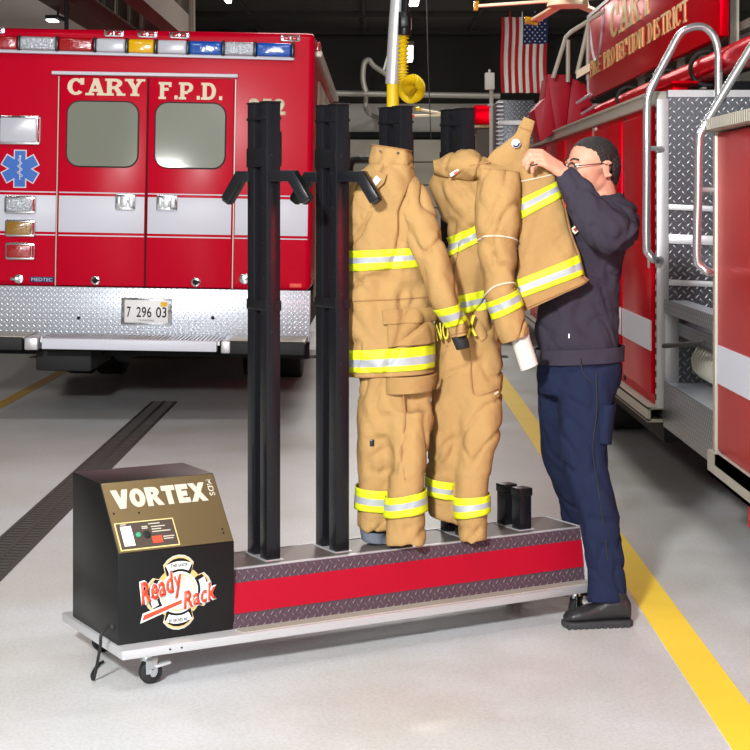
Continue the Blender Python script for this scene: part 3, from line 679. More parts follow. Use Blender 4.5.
MB().box(TX-.05, TX+.05, 8.35, 15.2, .425, .44).box(TX-.05, TX+.05, 8.35, 15.2, .49, .505).box(TX+.03, TX+.05, 8.35, 15.2, .425, .505).box(TX-.05, TX-.035, 8.35, 15.2, .43, .5).build('rub_rail', 'alud', FT)
MB().box(TX+.06, TX+2.2, 8.5, 15, .3, .5).build('underbody', 'dark', FT)
for y in (11.25, 12.4):
    for x in (TX+.25, TX+2.0):
        q = MB().cyl((x-.15, y, .5), (x+.15, y, .5), .5, n=36).build('wheel', 'rubber', FT, bevel=.04); MB().cyl((x-.16, y, .5), (x+.16, y, .5), .24, n=24).build('hub', 'alud', q)
# near body
MB().box(TX, TX+2.3, 4.2, y69, .5, 1.83).build('front_body', 'red2', FT, bevel=.012)
MB().box(TX-.004, TX+.002, 4.2, y69-.01, .785, .945).build('white_stripe', 'reflwhite', FT)
q = MB().box(TX-.04, TX+2.3, 4.2, y69+.02, 1.835, 1.86)
for i in range(70): q.box(TX-.055, TX+.3, 4.25+i*.038, 4.27+i*.038, 1.84, 1.885)
q.build('ribbed_top_step', 'alud', FT)
MB().box(TX-.03, TX+.05, 4.2, 6.8, .455, .5).box(TX-.03, TX-.015, 4.2, 6.95, .40, .5).box(TX-.03, TX+.06, 4.2, 6.95, .40, .415).build('rub_rail', 'alud', FT)
MB().box(TX-.005, TX+.5, 4.2, 6.3, .3, .4).build('lower_panel', 'red2', FT)
MB().box(TX-.012, TX+.03, y69-.035, y69+.01, .46, 1.86).build('corner_trim', 'alud', FT, bevel=.004)
MB().box(TX-.006, TX+.004, 5.0, 6.0, 1.0, 1.72).build('front_panel_door', 'red2', FT, bevel=.003)
# stair recess
SW = MB().box(TX+.04, TX+2.2, y8-.012, y8, .5, 2.1).build('recess_end_wall', 'plated', FT)
MB().box(TX+.75, TX+.78, y69, y8-.01, .5, 1.9).build('recess_back_wall', 'plated', FT)
MB().box(TX+.05, TX+2.2, y8-.016, y8-.008, 2.07, 2.105).build('end_wall_edge', 'alu', SW)
hg = MB().box(TX-.01, TX+.05, y8-.03, y8+.02, .5, 2.06).build('hinge_strip', 'alu', FT, bevel=.003)
q = MB()
for i in range(26): q.box(TX-.014, TX-.009, y8-.012, y8+.002, .54+i*.058, .57+i*.058)
q.build('hinge_knuckles', 'dark', hg)
def step(z, x0, x1, h, face='plated', y0=y69+.02, y1=y8-.02):
    s_ = MB().box(x0, x1, y0, y1, z-.012, z).build('stair_tread', 'plate', FT)
    MB().box(x0-.006, x0+.004, y0, y1, z-h, z+.006).build('riser', face, s_)
step(.63, TX+.03, TX+.36, .22); step(1.045, TX+.03, TX+.14, .06); step(.93, TX+.1, TX+.3, .06); step(1.28, TX+.3, TX+.7, .035, 'alu'); step(1.38, TX+.42, TX+.75, .02, 'alu')
MB().box(TX+.02, TX+.3, y69+.0, y69+.03, .5, 1.07).build('stair_bracket', 'alu', FT, bevel=.004)
MB().box(TX+.03, TX+.1, y8-.04, y8-.015, .5, 1.04).build('stair_bracket', 'alu', FT, bevel=.004)
for z, a in ((1.50, .03), (1.33, .05), (1.12, .03)): MB().prism([(TX+.05, y8-.015, z), (TX+.75, y8-.015, z-.03), (TX+.75, y8-.015, z-.03+a), (TX+.05, y8-.015, z+a)], (0, -.02, 0)).build('wall_ledge', 'alu', SW, bevel=.003)
MB().tube([at(664, 346, 8.2), at(704, 343, 7.3)], .012).build('cross_bar', 'rubber', FT)
q = MB()
q.tube([(TX+.2+.07*math.cos(i*.7), 7.5+i*.007, .76+.08*math.sin(i*.7)) for i in range(90)], .012, 6)
q.build('coiled_line', 'alud', FT)
MB().box(TX+.15, TX+.3, 7.2, 7.6, .645, .67).build('tool_tray', 'orange', FT, bevel=.01)
# grab rails
def rail(pts, r, n=7): return MB().tube(smooth_path(pts, n), r, 14).build('grab_rail', 'chromish', FT)
M['chromish'] = mat('polished_handrail', rgb(206, 206, 208), .24, .8)
Y1 = 8.2
rail([at(660, 260, 8.3), at(654, 259.5, Y1), at(648.5, 253, Y1), at(646.5, 243, Y1), at(646.8, 180, Y1), at(647, 110, Y1), at(649, 94, Y1), at(656, 78, Y1), at(670, 52, Y1), at(680, 34, Y1), at(690, 28, Y1), at(703, 27, Y1), at(713, 35, Y1), at(718, 50, Y1), at(718.5, 70, Y1), at(718.5, 97, Y1)], .02)
MB().cyl(at(648, 148.5, Y1), at(662, 148.5, 8.28), .012).build('rail_standoff', 'alu', FT)
Y2 = 6.88
rail([at(716, 272, 6.95), at(709, 272, Y2), at(701, 266, Y2), at(697, 255, Y2), at(698, 200, Y2), at(699, 145, Y2), at(702, 131, Y2), at(713, 111, Y2), at(732, 79, Y2), at(752, 46, Y2), at(766, 24, Y2), at(780, 20, Y2), at(792, 30, Y2), at(795, 60, Y2), at(795, 130, Y2)], .018)
MB().cyl(at(698, 190, Y2), at(716, 190, 6.93), .011).build('rail_standoff', 'alu', FT)
# ladder beams
MB().tube([(TX+.36, 5.2, 2.27), (TX+.36, 13.5, 2.24)], .07, 18).build('boom_tube', 'red2', FT)
MB().box(TX+.12, TX+.2, 8.6, 14.5, 2.1, 2.15).box(TX+.1, TX+.24, 8.5, 14.5, 2.15, 2.165).build('ladder_cradle', 'red2', FT, bevel=.005)
for y in (8.9, 10.1, 11.6): MB().tube([(TX+.36+.09*math.cos(a), y, 2.26+.09*math.sin(a)) for a in [k*math.pi/8 for k in range(16)]], .012, 6, closed=True).build('boom_clamp', 'rubber', FT)
for y in (5.9, 7.3, 9.2, 10.8, 12.4):
    MB().box(TX+.55, TX+.6, y, y+.05, 2.08, 2.9).box(TX+.75, TX+.8, y+.3, y+.35, 2.08, 2.9).build('ladder_support', 'alud', FT)
q = MB()
for z in (2.28, 2.5, 2.8): q.box(TX+.62, TX+.68, 5.0, 13, z, z+.05)
q.build('ladder_rail', 'alud', FT)
MB().box(TX+.5, TX+1.4, 9, 13, 2.1, 2.2).build('turntable', 'postm', FT)
# name board
BX = 1.85
bd = MB().box(BX, BX+.05, 8.85, 14.3, 2.43, 3.13).build('name_board', 'red2', FT, bevel=.008)
MB().box(BX-.012, BX+.06, 8.85, 14.33, 3.125, 3.155).box(BX-.012, BX+.06, 14.3, 14.33, 2.43, 3.15).build('board_edging', 'alu', bd)
rr = (0, -1, 0)
glyphs('lettering', 'CARY', (BX-.001, 12.95, 2.81), rr, (0, 0, 1), 1.95, .26, 'gold', bd, .24, .13, True, .004)
glyphs('lettering', 'FIRE PROTECTION DISTRICT', (BX-.001, 14.2, 2.61), rr, (0, 0, 1), 4.45, .135, 'gold', bd, .21, .13, True, .004)
pts = [(BX-.004, 14.2-.9*i/20, 3.1-.38*math.sin(min(1, i/20)*math.pi)**.8) for i in range(21)]
MB().tube(pts, .012, 6).build('scroll_line', 'reflwhite', bd)
# basket and its rails at the far end
q = MB()
def quad(a, dy=.25): q.prism([at(x, y, 12.9) for x, y in a], (0, dy, 0))
quad([(547, 74), (572, 75), (566, 128), (556, 132)]); quad([(534, 110), (545, 98), (548, 76), (556, 132), (540, 142)], .5)
quad([(572, 78), (585, 84), (590, 100), (600, 118), (566, 130)], .4)
bk = q.build('basket', 'redbox', FT, bevel=.006)
for pts in ([(553, 78), (566, 37), (571, 32), (590, 20), (604, 11)], [(568, 40), (568, 82)], [(588, 25), (585, 40), (577, 74)], [(588, 22), (588, 80)]):
    MB().tube([at(x, y, 12.7) for x, y in pts], .017, 8).build('basket_rail', 'alud', bk)
MB().obox(at(583, 71, 12.6), (.05, 0, .03), (0, .02, 0), (0, 0, .03)).build('basket_plate', 'cream', bk)
q = MB()
for k, (x, y) in enumerate([(583, 97), (588, 108), (592, 117)]): q.tube([at(x-6, y+6, 12.5), at(x+8, y-3, 12.3)], .012, 6)
q.build('basket_step', 'alu', bk)
# ================================================================ DRYING RACK (local u along, v back)
ang = math.radians(29.8)
RM = Matrix.Translation((-.79, 5.16, 0)) @ Matrix.Rotation(ang, 4, 'Z')
setxf(RM)
RK = thing('gear_dryer', (.93, .28, 0), 'black and red wheeled gear dryer rack with tall black posts', 'gear dryer')
L = 1.86
bs = MB().box(0, L, 0, .57, .105, .134).build('platform', 'alu', RK, bevel=.003)
MB().box(.42, L-.01, .012, .075, .134, .137).build('platform_tread', 'alud', bs)
for u_ in (.16, .2): MB().cyl((u_, -.003, .12), (u_, 0, .12), .003, n=8).build('rivet', 'dark', bs)
# duct box under the posts
v0, v1, zt_ = .10, .34, .324
def slope(a): return (.07+.03*a)
prof = [(.07, .134), (v0, zt_), (v1, zt_), (v1+.03, .134)]
DB = MB().prism([(.41, p[0], p[1]) for p in prof], (L-.41, 0, 0)).build('duct_box', 'alu', RK, bevel=.002)
def band(z0, z1, m, nm, lift=.003):
    def v(z): return .07+(z-.134)/(zt_-.134)*.03
    n = V((0, -1, .158)).normalized()*lift
    a = [V((.412, v(z0), z0)), V((L-.012, v(z0), z0)), V((L-.012, v(z1), z1)), V((.412, v(z1), z1))]
    return MB().prism([p+n for p in a], -n*.9).build(nm, m, DB)
band(.136, .183, 'plater', 'lower_tread_band'); band(.183, .28, 'redbox', 'red_band', .006); band(.28, .322, 'plater', 'upper_tread_band')
MB().prism([(L, p[0]-.004, p[1]) for p in prof[:1]]+[(L, v0-.004, zt_+.003), (L, v1, zt_+.003), (L, v1+.03, .134)], (.004, 0, 0)).build('end_plate', 'alu', DB)
MB().box(.41, L, v0-.002, v0+.012, zt_, zt_+.003).box(.41, L, v1-.01, v1+.002, zt_, zt_+.003).build('edge_trim', 'alu', DB)
MB().box(.41, L-.005, v0+.012, v1-.01, zt_-.001, zt_+.001).build('top_panel', mat('grey_top_panel', rgb(104, 96, 92), .4, .3), DB)
# casters
for cu_, cv in ((.11, .07), (.11, .50), (L-.06, .06), (L-.06, .50)):
    cs = MB().box(cu_-.035, cu_+.035, cv-.035, cv+.035, .098, .105).cyl((cu_, cv, .075), (cu_, cv, .1), .018).box(cu_-.012, cu_+.028, cv-.024, cv-.019, .035, .085).box(cu_-.012, cu_+.028, cv+.019, cv+.024, .035, .085).build('caster', 'chrome', RK, bevel=.002)
    MB().cyl((cu_+.012, cv-.014, .038), (cu_+.012, cv+.014, .038), .038, n=28).build('wheel', 'rubber', cs, bevel=.006)
    MB().cyl((cu_+.012, cv-.028, .038), (cu_+.012, cv+.028, .038), .012, n=14).build('axle', 'chrome', cs)
    MB().obox((cu_+.045, cv-.02, .062), (.025, 0, .004), (0, .012, 0), (0, 0, .004)).build('brake_lever', 'alu', cs, bevel=.002)
# cabinet
CU0, CU1 = .012, .417
cp = [(.07, .134), (.07, .4215), (.237, .625), (.495, .625), (.495, .134)]
CB = MB().prism([(CU0, a, b_) for a, b_ in cp], (CU1-CU0, 0, 0)).build('cabinet', 'black', RK, bevel=.003)
# sloping face frame
sA = V((CU0, .07, .4215)); su = V((1, 0, 0)); sv = V((0, .167, .2035)); SL = sv.length; sv.normalize(); sn = su.cross(sv)
def onface(a, b_, lift=0): return sA+su*a+sv*b_+sn*lift
W_ = CU1-CU0
fp = MB().prism([onface(.004, .004, .0005), onface(W_-.004, .004, .0005), onface(W_-.004, SL-.004, .0005), onface(.004, SL-.004, .0005)], sn*.002).build('control_face', 'gold_plate', CB)
glyphs('lettering', 'VORTEX', onface(.03, .160, .0025), su, sv, .325, .070, 'silver_print', fp, .34, .27, False, .0008, .06)
write('lettering', 'MDS', onface(.368, .239, .0025), -sv, su, .062, .020, 'silver_print', fp, bold=.02, depth=.0008)
bt = .006
cpn = MB().prism([onface(.012, .01, .0025), onface(.215, .01, .0025), onface(.215, .11, .0025), onface(.012, .11, .0025)], sn*.001).build('control_panel', mat('gold_border', rgb(226, 200, 130), .5), fp)
MB().prism([onface(.016, .014, .0035), onface(.211, .014, .0035), onface(.211, .106, .0035), onface(.016, .106, .0035)], sn*.001).build('panel_field', 'panelbrown', cpn)
MB().prism([onface(.028, .024, .0045), onface(.064, .024, .0045), onface(.064, .094, .0045), onface(.028, .094, .0045)], sn*.002).build('display', 'white', cpn)
MB().cyl(onface(.082, .06, .0045), onface(.082, .06, .008), .009, n=6).build('indicator', mat('green_lamp', rgb(60, 160, 120), .3), cpn)
MB().cyl(onface(.111, .058, .0045), onface(.111, .058, .008), .013).obox(onface(.111, .058, .011), su*.004, sv*.01, sn*.004).build('timer_knob', 'rubber', cpn, bevel=.001)
def pcard(a0, b0, a1, b1, m, nm): return MB().prism([onface(a0, b0, .0046), onface(a1, b0, .0046), onface(a1, b1, .0046), onface(a0, b1, .0046)], sn*.0006).build(nm, m, cpn)
for a0, b0, a1 in ((.125, .094, .165), (.132, .083, .180), (.132, .074, .165), (.132, .065, .195), (.165, .044, .203), (.165, .036, .198), (.03, .099, .05), (.1, .086, .12), (.1, .08, .12)): pcard(a0, b0, a1, b0+.0035, 'silver_print', 'printed_line')
pcard(.126, .026, .16, .05, 'orange', 'panel_logo')
for a0, b0 in ((.02, .145), (.105, .14), (W_-.03, .035), (W_-.03, .05)): MB().cyl(onface(a0, b0, .002), onface(a0, b0, .006), .003, n=10).build('screw', 'dark', fp)
# emblem on the front: local axes a along u, b up
def fe(a, b_, lift=0): return V((CU0+a, .07-lift, .134+b_))
ex, ez = .207, .146
def ring(cx_, cz_, r0, r1, a0, a1, lift, n=24):
    vs = [fe(cx_+r1*math.cos(math.radians(a0+(a1-a0)*i/n)), cz_+r1*math.sin(math.radians(a0+(a1-a0)*i/n)), lift) for i in range(n+1)]
    vs += [fe(cx_+r0*math.cos(math.radians(a1+(a0-a1)*i/n)), cz_+r0*math.sin(math.radians(a1+(a0-a1)*i/n)), lift) for i in range(n+1)]
    return vs
def maltese(sc_, lift, m, nm, par):
    pts = []
    for k in range(4):
        a = 90*k
        R_, R2 = .112*sc_, .070*sc_
        for da, r in ((-45, R2*.82), (-31, .104*sc_), (-20, R_*1.0), (-10, R_*1.04), (0, R_*1.05), (10, R_*1.04), (20, R_), (31, .104*sc_)):
            aa = math.radians(a+da); pts.append(fe(ex+r*math.cos(aa), ez+r*math.sin(aa)*1.03, lift))
    return MB().prism(pts, (0, .0008, 0)).build(nm, m, par, smooth=0)
EM = maltese(1.0, .0006, 'silver_print', 'emblem', CB)
maltese(.95, .0014, 'gold', 'emblem_gold_border', EM); maltese(.91, .0022, 'black', 'emblem_field', EM)
for k in (1, 3): MB().prism(ring(ex, ez, .075, .100, 90*k-27, 90*k+27, .003), (0, .0006, 0)).build('emblem_scroll', 'white', EM, smooth=0)
for k in (0, 2): MB().prism(ring(ex, ez, .076, .099, 90*k-25, 90*k+25, .003), (0, .0006, 0)).build('emblem_arm', mat('pale_grey_print', rgb(205, 208, 212), .5), EM, smooth=0)
for a in (45, 135, 225, 315):
    MB().prism(ring(ex, ez, .068, .084, a-9, a+9, .003, 6), (0, .0006, 0)).build('emblem_axe', 'gold', EM, smooth=0)
MB().prism(ring(ex, ez, .0, .067, 0, 360, .0030, 40)[:41], (0, .0006, 0)).build('emblem_disc', 'white', EM, smooth=0)
MB().prism(ring(ex, ez, .055, .060, 0, 359.9, .0037, 40), (0, .0006, 0)).build('emblem_ring', 'gold', EM, smooth=0)
for a in (60, 150, 240, 330): MB().prism([fe(ex, ez, .0037)]+[fe(ex+.054*math.cos(math.radians(a+q_)), ez+.054*math.sin(math.radians(a+q_)), .0037) for q_ in (0, 10, 20)], (0, .0005, 0)).build('emblem_ray', 'silver_print', EM, smooth=0)
def words(s_, a, b_, wd, h, tilt):
    r = V((math.cos(tilt), 0, math.sin(tilt))); u = V((-math.sin(tilt), 0, math.cos(tilt)))
    for lift, gr, m, nm in ((.0045, .008, 'white', 'word_outline'), (.006, 0, 'orange', 'word')):
        write(nm, s_, fe(a, b_, lift)-(r+u)*gr*.5, r, u, wd+gr, h+gr, m, EM, bold=.03+gr*5, depth=.001, slant=.3, space=1.1)
words('Ready', .086, .100, .150, .092, math.radians(15)); words('Rack', .224, .088, .122, .058, math.radians(12))
a0, a1 = fe(.078, .094, .0065), fe(.2, .142, .0065)
MB().prism([fe(.074, .062, .0045), fe(.082, .092, .0045), fe(.222, .128, .0045), fe(.222, .106, .0045)], (0, .001, 0)).build('underline_outline', 'white', EM)
MB().prism([fe(.080, .070, .0065), fe(.086, .087, .0065), fe(.216, .122, .0065), fe(.216, .110, .0065)], (0, .001, 0)).build('underline', 'orange', EM)
write('emblem_text', 'THE SHOP', fe(ex-.03, ez+.082, .0038), (1, 0, 0), (0, 0, 1), .06, .011, 'black', EM, bold=.02, depth=.0005)
write('emblem_text', 'BY GEAR INC', fe(ex-.032, ez-.094, .0038), (1, 0, 0), (0, 0, 1), .064, .011, 'black', EM, bold=.02, depth=.0005) if False else write('emblem_text', 'BY GROVES INC.', fe(ex-.034, ez-.094, .0038), (1, 0, 0), (0, 0, 1), .068, .011, 'black', EM, bold=.02, depth=.0005)
# posts
US = (.578, .845, 1.103, 1.366, 1.618); VF, VR, T_ = .157, .257, .052
def tubebox(q, u0, v0_, z0, z1): q.box(u0, u0+T_, v0_, v0_+T_, z0, z1)
def arm(q, base, h, drop=.105, reach=.062, tk=.019):
    """square hanger arm: level then bent down"""
    h = V(h).normalized(); up = V((0, 0, 1)); sd = up.cross(h).normalized(); base = V(base)
    d = (h*.55-up*.83).normalized()
    p0, p1 = base, base+h*reach; p2 = p1+d*drop
    nd = (up-d*up.dot(d)).normalized(); mi_ = (up+nd).normalized(); mi_ = mi_/mi_.dot(up)
    secs = [(p0, up), (p1, mi_), (p2, nd)]
    rings = []
    for p, nn in secs: rings.append([q.bm.verts.new(p+sd*tk*a+nn*tk*b_) for a, b_ in ((-1, -1), (1, -1), (1, 1), (-1, 1))])
    for A, B in zip(rings, rings[1:]):
        for k in range(4): q._f([A[k], A[(k+1) % 4], B[(k+1) % 4], B[k]])
    q._f(rings[0][::-1]); q._f(rings[-1]); return p2, d
for i, u in enumerate(US):
    top = 1.877 if i < 4 else .465
    pst = MB(); tubebox(pst, u, VF, zt_, top); po = pst.build('post', 'postm', RK, bevel=.002)
    q = MB(); tubebox(q, u, VR, zt_, top+(.012 if i == 4 else 0)); q.build('rear_tube', 'postm', po, bevel=.002)
    MB().box(u-.008, u+T_+.008, VF-.008, VR+T_+.008, zt_, zt_+.004).build('foot_plate', 'alu', po)
    for vv in (VF, VR): MB().box(u-.003, u+T_+.003, vv-.003, vv+T_+.003, top-(0 if i < 4 else .015), top+(.006 if i < 4 else .014)).build('post_cap', 'black', po, bevel=.002)
    if i == 4: continue
    for z0, z1 in ((1.66, 1.725), (1.17, 1.205), (1.82, 1.83)):
        for ua in (u-.004, u+T_): MB().box(ua, ua+.004, VF, VR+T_, z0, z1).build('bridge_plate', 'postm', po, bevel=.001)
    q = MB()
    for k in range(11):
        z = .5+k*.12
        q.cyl((u+.018, VF-.001, z), (u+.018, VF+.001, z), .003, n=8)
        q.cyl((u-.001, VF+.026, z-.06), (u+.001, VF+.026, z-.06), .003, n=8)
    q.build('bolt_holes', 'dark', po)
    MB().box(u+.03, u+.05, VF-.004, VF, 1.17, 1.205).build('lock_tab', 'black', po)
    MB().box(u+T_, u+T_+.01, VF+.01, VF+.04, 1.67, 1.78).build('lock_tab', 'black', po)
    if i > 1: continue
    hdir = V((.55, -.85, 0))
    q = MB(); p2, d_ = arm(q, (u+.02, VF+.005, 1.628), hdir, .10, .085); a1_ = q.build('hanger_arm', 'postm', po, bevel=.002)
    MB().obox(p2+d_*.003, V((.85, .55, 0)).normalized()*.014, d_*.004, V((.85, .55, 0)).normalized().cross(d_)*.014).build('end_plug', 'rubber', a1_)
    q = MB(); p2, d_ = arm(q, (u+.02, VR+T_-.005, 1.628), -hdir, .10, .05); a1_ = q.build('hanger_arm', 'postm', po, bevel=.002)
    MB().obox(p2+d_*.003, V((.85, .55, 0)).normalized()*.014, d_*.004, V((.85, .55, 0)).normalized().cross(d_)*.014).build('end_plug', 'rubber', a1_)
    po['label'] = 'bare post with two drooping hanger arms'
# hook shaped bracket on the third post
setxf()
p = [at(350, 176, 5.95), at(349.5, 168, 5.95), at(351.5, 162, 5.95), at(356, 160, 5.95), at(372, 160, 5.93)]
MB().tube(smooth_path(p, 4), .014, 8).build('hook_bracket', 'black', RK)
# power cord
pts = [at(112, 627, 5.22), at(106, 628, 5.2), at(101, 636, 5.18), at(100, 648, 5.2), at(94, 663, 5.3), at(92, 665, 5.35), at(97, 661, 5.45), at(103, 650, 5.5)]
pts[4].z = .01; pts[5].z = .008; pts[6].z = .008; pts[7].z = .008
MB().tube(smooth_path(pts, 8), .005, 8).ell(pts[0], (.012, .012, .012)).build('power_cord', 'rubber', RK)
# ================================================================ TURNOUT GEAR
PI = math.pi
def seam(cl, t, parent, name='seam', m='tanedge', r=.0022, th0=PI, th1=2*PI, off=.003, tf=None):
    return MB().tube(cl.line(t, th0, th1, off, tfun=tf), r, 6).build(name, m, parent)
# coat on the third post
Yb = 5.89
C1 = thing('turnout_coat', at(390, 376, Yb), 'tan firefighter coat hanging straight, with collar standing up, beside the bare black posts', 'firefighter coat')
c1 = Cloth([(345, 376, 433, 371, .12, Yb), (344, 371.5, 433, 366.5, .12, Yb), (343, 349, 433, 343.5, .12, Yb), (341, 308, 431, 304, .115, Yb), (341, 271, 424, 266, .115, Yb), (341, 250.5, 420, 247, .12, Yb), (342, 215, 418, 212, .12, Yb), (346, 192, 418, 190, .11, Yb), (356, 176, 416, 175, .10, Yb), (369, 164, 413, 166, .085, Yb)], amp=.013, seed=1)
c1.mesh('coat_body', 'tan', C1, nt=150, na=120); c1.stripe(C1, 1, na=120); c1.stripe(C1, 4, na=120)
cc = Cloth([(370, 171, 412, 176, .085, Yb), (369, 160, 414, 165, .088, Yb), (371.5, 144.5, 412, 151, .084, Yb)], amp=.006, seed=3, sc=(12, 12, 5))
k = cc.mesh('collar', 'tan', C1, nt=24, na=60, thick=.008); seam(cc, 1.93, k); seam(cc, .15, k)
s1 = Cloth([(388, 168, 412, 169, .05, 5.88), (393, 186, 425, 187, .068, 5.86), (399, 210, 434, 208, .075, 5.835), (405, 235, 441, 232, .08, 5.81), (415, 262, 449, 257, .075, 5.79), (426, 290, 456, 284, .07, 5.78), (434, 310, 460, 303, .064, 5.78), (446, 328, 466, 321, .058, 5.78), (449, 338, 469, 333, .055, 5.78)], amp=.012, seed=7, sc=(9, 9, 4))
sl = s1.mesh('sleeve', 'tan', C1, nt=90, na=64); s1.stripe(sl, 6)
seam(s1, 7.6, sl)
w1 = Cloth([(450, 335, 464, 331, .03, 5.79), (453, 343, 468, 339, .03, 5.79), (456, 350, 470, 347, .026, 5.79)], amp=.002, seed=2)
w1.mesh('wristlet', 'rubber', sl, nt=10, na=24, thick=.003)['label'] = 'dark inner cuff'
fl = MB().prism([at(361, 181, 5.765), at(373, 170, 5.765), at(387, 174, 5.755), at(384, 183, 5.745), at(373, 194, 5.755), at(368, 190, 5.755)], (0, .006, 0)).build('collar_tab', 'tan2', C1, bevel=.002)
MB().obox(at(375.5, 181.5, 5.745), V((.011, 0, .014)), (0, .001, 0), V((-.008, 0, .007))).build('name_tag', 'white', fl)
MB().obox(at(398, 153, 5.802), (.004, 0, 0), (0, .002, 0), (0, 0, .004)).obox(at(380, 151, 5.802), (.003, 0, 0), (0, .002, 0), (0, 0, .003)).build('snap', 'postm', C1)
for t, nm in ((.12, 'hem_seam'), (3.2, 'seam')): seam(c1, t, C1, nm)
pk = Cloth([(393, 343, 431, 338, .118, Yb), (392, 330, 431, 326, .119, Yb), (393, 312, 431, 310, .118, Yb)], amp=.004, seed=9)
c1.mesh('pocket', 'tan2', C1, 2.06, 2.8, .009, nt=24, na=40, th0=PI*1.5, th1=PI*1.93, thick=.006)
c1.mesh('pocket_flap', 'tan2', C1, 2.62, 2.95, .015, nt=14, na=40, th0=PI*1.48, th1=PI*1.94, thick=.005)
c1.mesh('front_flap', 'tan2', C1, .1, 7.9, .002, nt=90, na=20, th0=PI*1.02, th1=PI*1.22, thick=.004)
# coat 2, half off the fourth post
Yc = 6.04
C2 = thing('turnout_coat', at(470, 340, Yc), 'tan firefighter coat being lifted by the man, bunched at its collar', 'firefighter coat')
c2 = Cloth([(434, 345, 498, 338, .11, Yc), (433.5, 341, 497, 333, .11, Yc), (432, 317, 490, 307, .11, Yc), (432, 299, 488, 288, .11, Yc), (440, 268, 494, 250, .11, Yc), (447, 256, 500, 230, .11, Yc), (446, 238, 502, 212, .115, Yc), (439, 203, 510, 188, .115, Yc), (433, 184, 515, 172, .10, Yc), (436, 170, 515, 163, .07, Yc)], amp=.016, seed=21, sc=(10, 8, 5))
c2.mesh('coat_body', 'tan', C2, nt=140, na=110); c2.stripe(C2, 2, na=110); c2.stripe(C2, 5, na=110)
seam(c2, .3, C2, 'hem_seam')
ck = Cloth([(434, 173, 433, 160, .04, 6.0), (449, 179, 447, 154, .075, 5.99), (466, 180, 467, 148.5, .09, 5.98), (480, 180, 481, 154, .09, 5.97), (497, 181, 497, 158, .07, 5.96), (520, 181, 524, 160, .04, 5.96)], amp=.011, seed=31, sc=(8, 8, 16))
kk = ck.mesh('collar', 'tan', C2, nt=60, na=44, cap=True)
MB().tube(smooth_path([at(449, 177, 5.92), at(458, 172, 5.9), at(470, 166, 5.885), at(490, 162, 5.88)], 6), .004, 6).build('collar_seam', 'tanedge', kk)
MB().obox(at(455, 172.5, 5.9), V((.017, 0, .010)), (0, .002, 0), V((-.003, 0, .005))).build('care_label', 'white', kk); MB().obox(at(455.5, 172.6, 5.897), V((.006, 0, .004)), (0, .002, 0), V((-.002, 0, .003))).build('label_print', 'orange', kk)
tb = Cloth([(484, 164, 526, 182, .025, 5.93), (492, 152, 531, 158, .02, 5.92), (503, 144, 530, 148, .014, 5.92), (514, 134, 530.5, 139, .011, 5.92), (519, 125, 533, 130, .010, 5.92), (523.5, 116.5, 535, 121.5, .009, 5.92)], amp=.003, seed=5)
tt = tb.mesh('throat_tab', 'tan', C2, nt=40, na=36, cap=True)
MB().cyl(at(516, 143.5, 5.905), at(516, 143.5, 5.885), .0165, n=24).build('snap_button', 'alu', tt, bevel=.002)
MB().tube([at(516+3*math.cos(a), 143.5+3*math.sin(a), 5.883) for a in [k*.35-.2 for k in range(9)]], .0028, 6).build('button_mark', 'flagblue', tt)
MB().tube([at(519.5, 127, 5.907), at(532, 131.5, 5.907)], .0015, 5).build('tab_seam', 'tanedge', tt)
s2 = Cloth([(479, 168, 519, 172, .06, 5.92), (476, 200, 521, 200, .085, 5.9), (475, 225, 519, 228, .085, 5.89), (476, 244, 515, 244, .08, 5.88), (481, 268, 516, 264, .075, 5.87), (485, 296, 515, 285, .072, 5.86), (487, 302, 517, 289, .072, 5.86), (493, 319, 523, 305, .07, 5.86), (498, 332, 528, 320, .066, 5.86), (503, 343, 531, 332, .062, 5.86)], amp=.010, seed=11, sc=(9, 9, 4))
sl = s2.mesh('sleeve', 'tan', C2, nt=90, na=64); s2.stripe(sl, 6)
arc = lambda a: .5*math.sin(a*PI)
seam(s2, 2.85, sl, 'piping', 'piping', .0035, tf=lambda a: -.35*math.sin(a*PI)); seam(s2, 5.0, sl, 'piping', 'piping', .0035, tf=lambda a: -.35*math.sin(a*PI))
k1 = Cloth([(508, 336, 529, 327, .035, 5.87), (512, 344, 530, 338, .035, 5.87), (516, 357, 534, 351, .032, 5.87), (521, 371, 538, 364, .03, 5.87)], amp=.002, seed=13)
k1.mesh('knit_wristlet', 'knit', sl, nt=24, na=30, thick=.004)['label'] = 'white knit inner cuff'
MB().cyl(at(538, 350, 5.9), at(536, 363, 5.9), .016).build('cuff_strap', 'rubber', sl, bevel=.003)
fr = Cloth([(520, 161, 549, 166, .03, 5.93), (519, 180, 556, 173, .04, 5.93), (519, 199, 557, 181, .045, 5.93), (518, 220, 561, 197, .045, 5.93), (517, 252, 570, 228, .04, 5.93), (515, 280, 577.5, 255, .038, 5.93), (517, 299, 582, 274.5, .035, 5.93), (524, 311, 587, 282, .03, 5.93)], amp=.005, seed=17, sc=(6, 6, 6), sq=3.2)
fo = fr.mesh('front_panel', 'tan', C2, nt=90, na=60, cap=True); fr.stripe(fo, 2); fr.stripe(fo, 5)
seam(fr, 1.1, fo, 'piping', 'piping', .003); seam(fr, 6.75, fo, 'hem_seam')
MB().tube([fr.pt(t*.1, 2*PI-.02, .002) for t in range(10, 70)], .006, 6).build('edge_binding', 'tanedge', fo)
glyphs('lettering', 'NO', at(436.5, 341, 5.89), V((1, 0, .14)), V((-.1, 0, 1)), .046, .062, 'yellow_lettering', C2, .2, .13, False, -.03)
glyphs('lettering', 'X', at(466, 338, 5.895), V((1, 0, .2)), V((-.1, 0, 1)), .042, .074, 'yellow_lettering', C2, .2, .13, False, -.03)
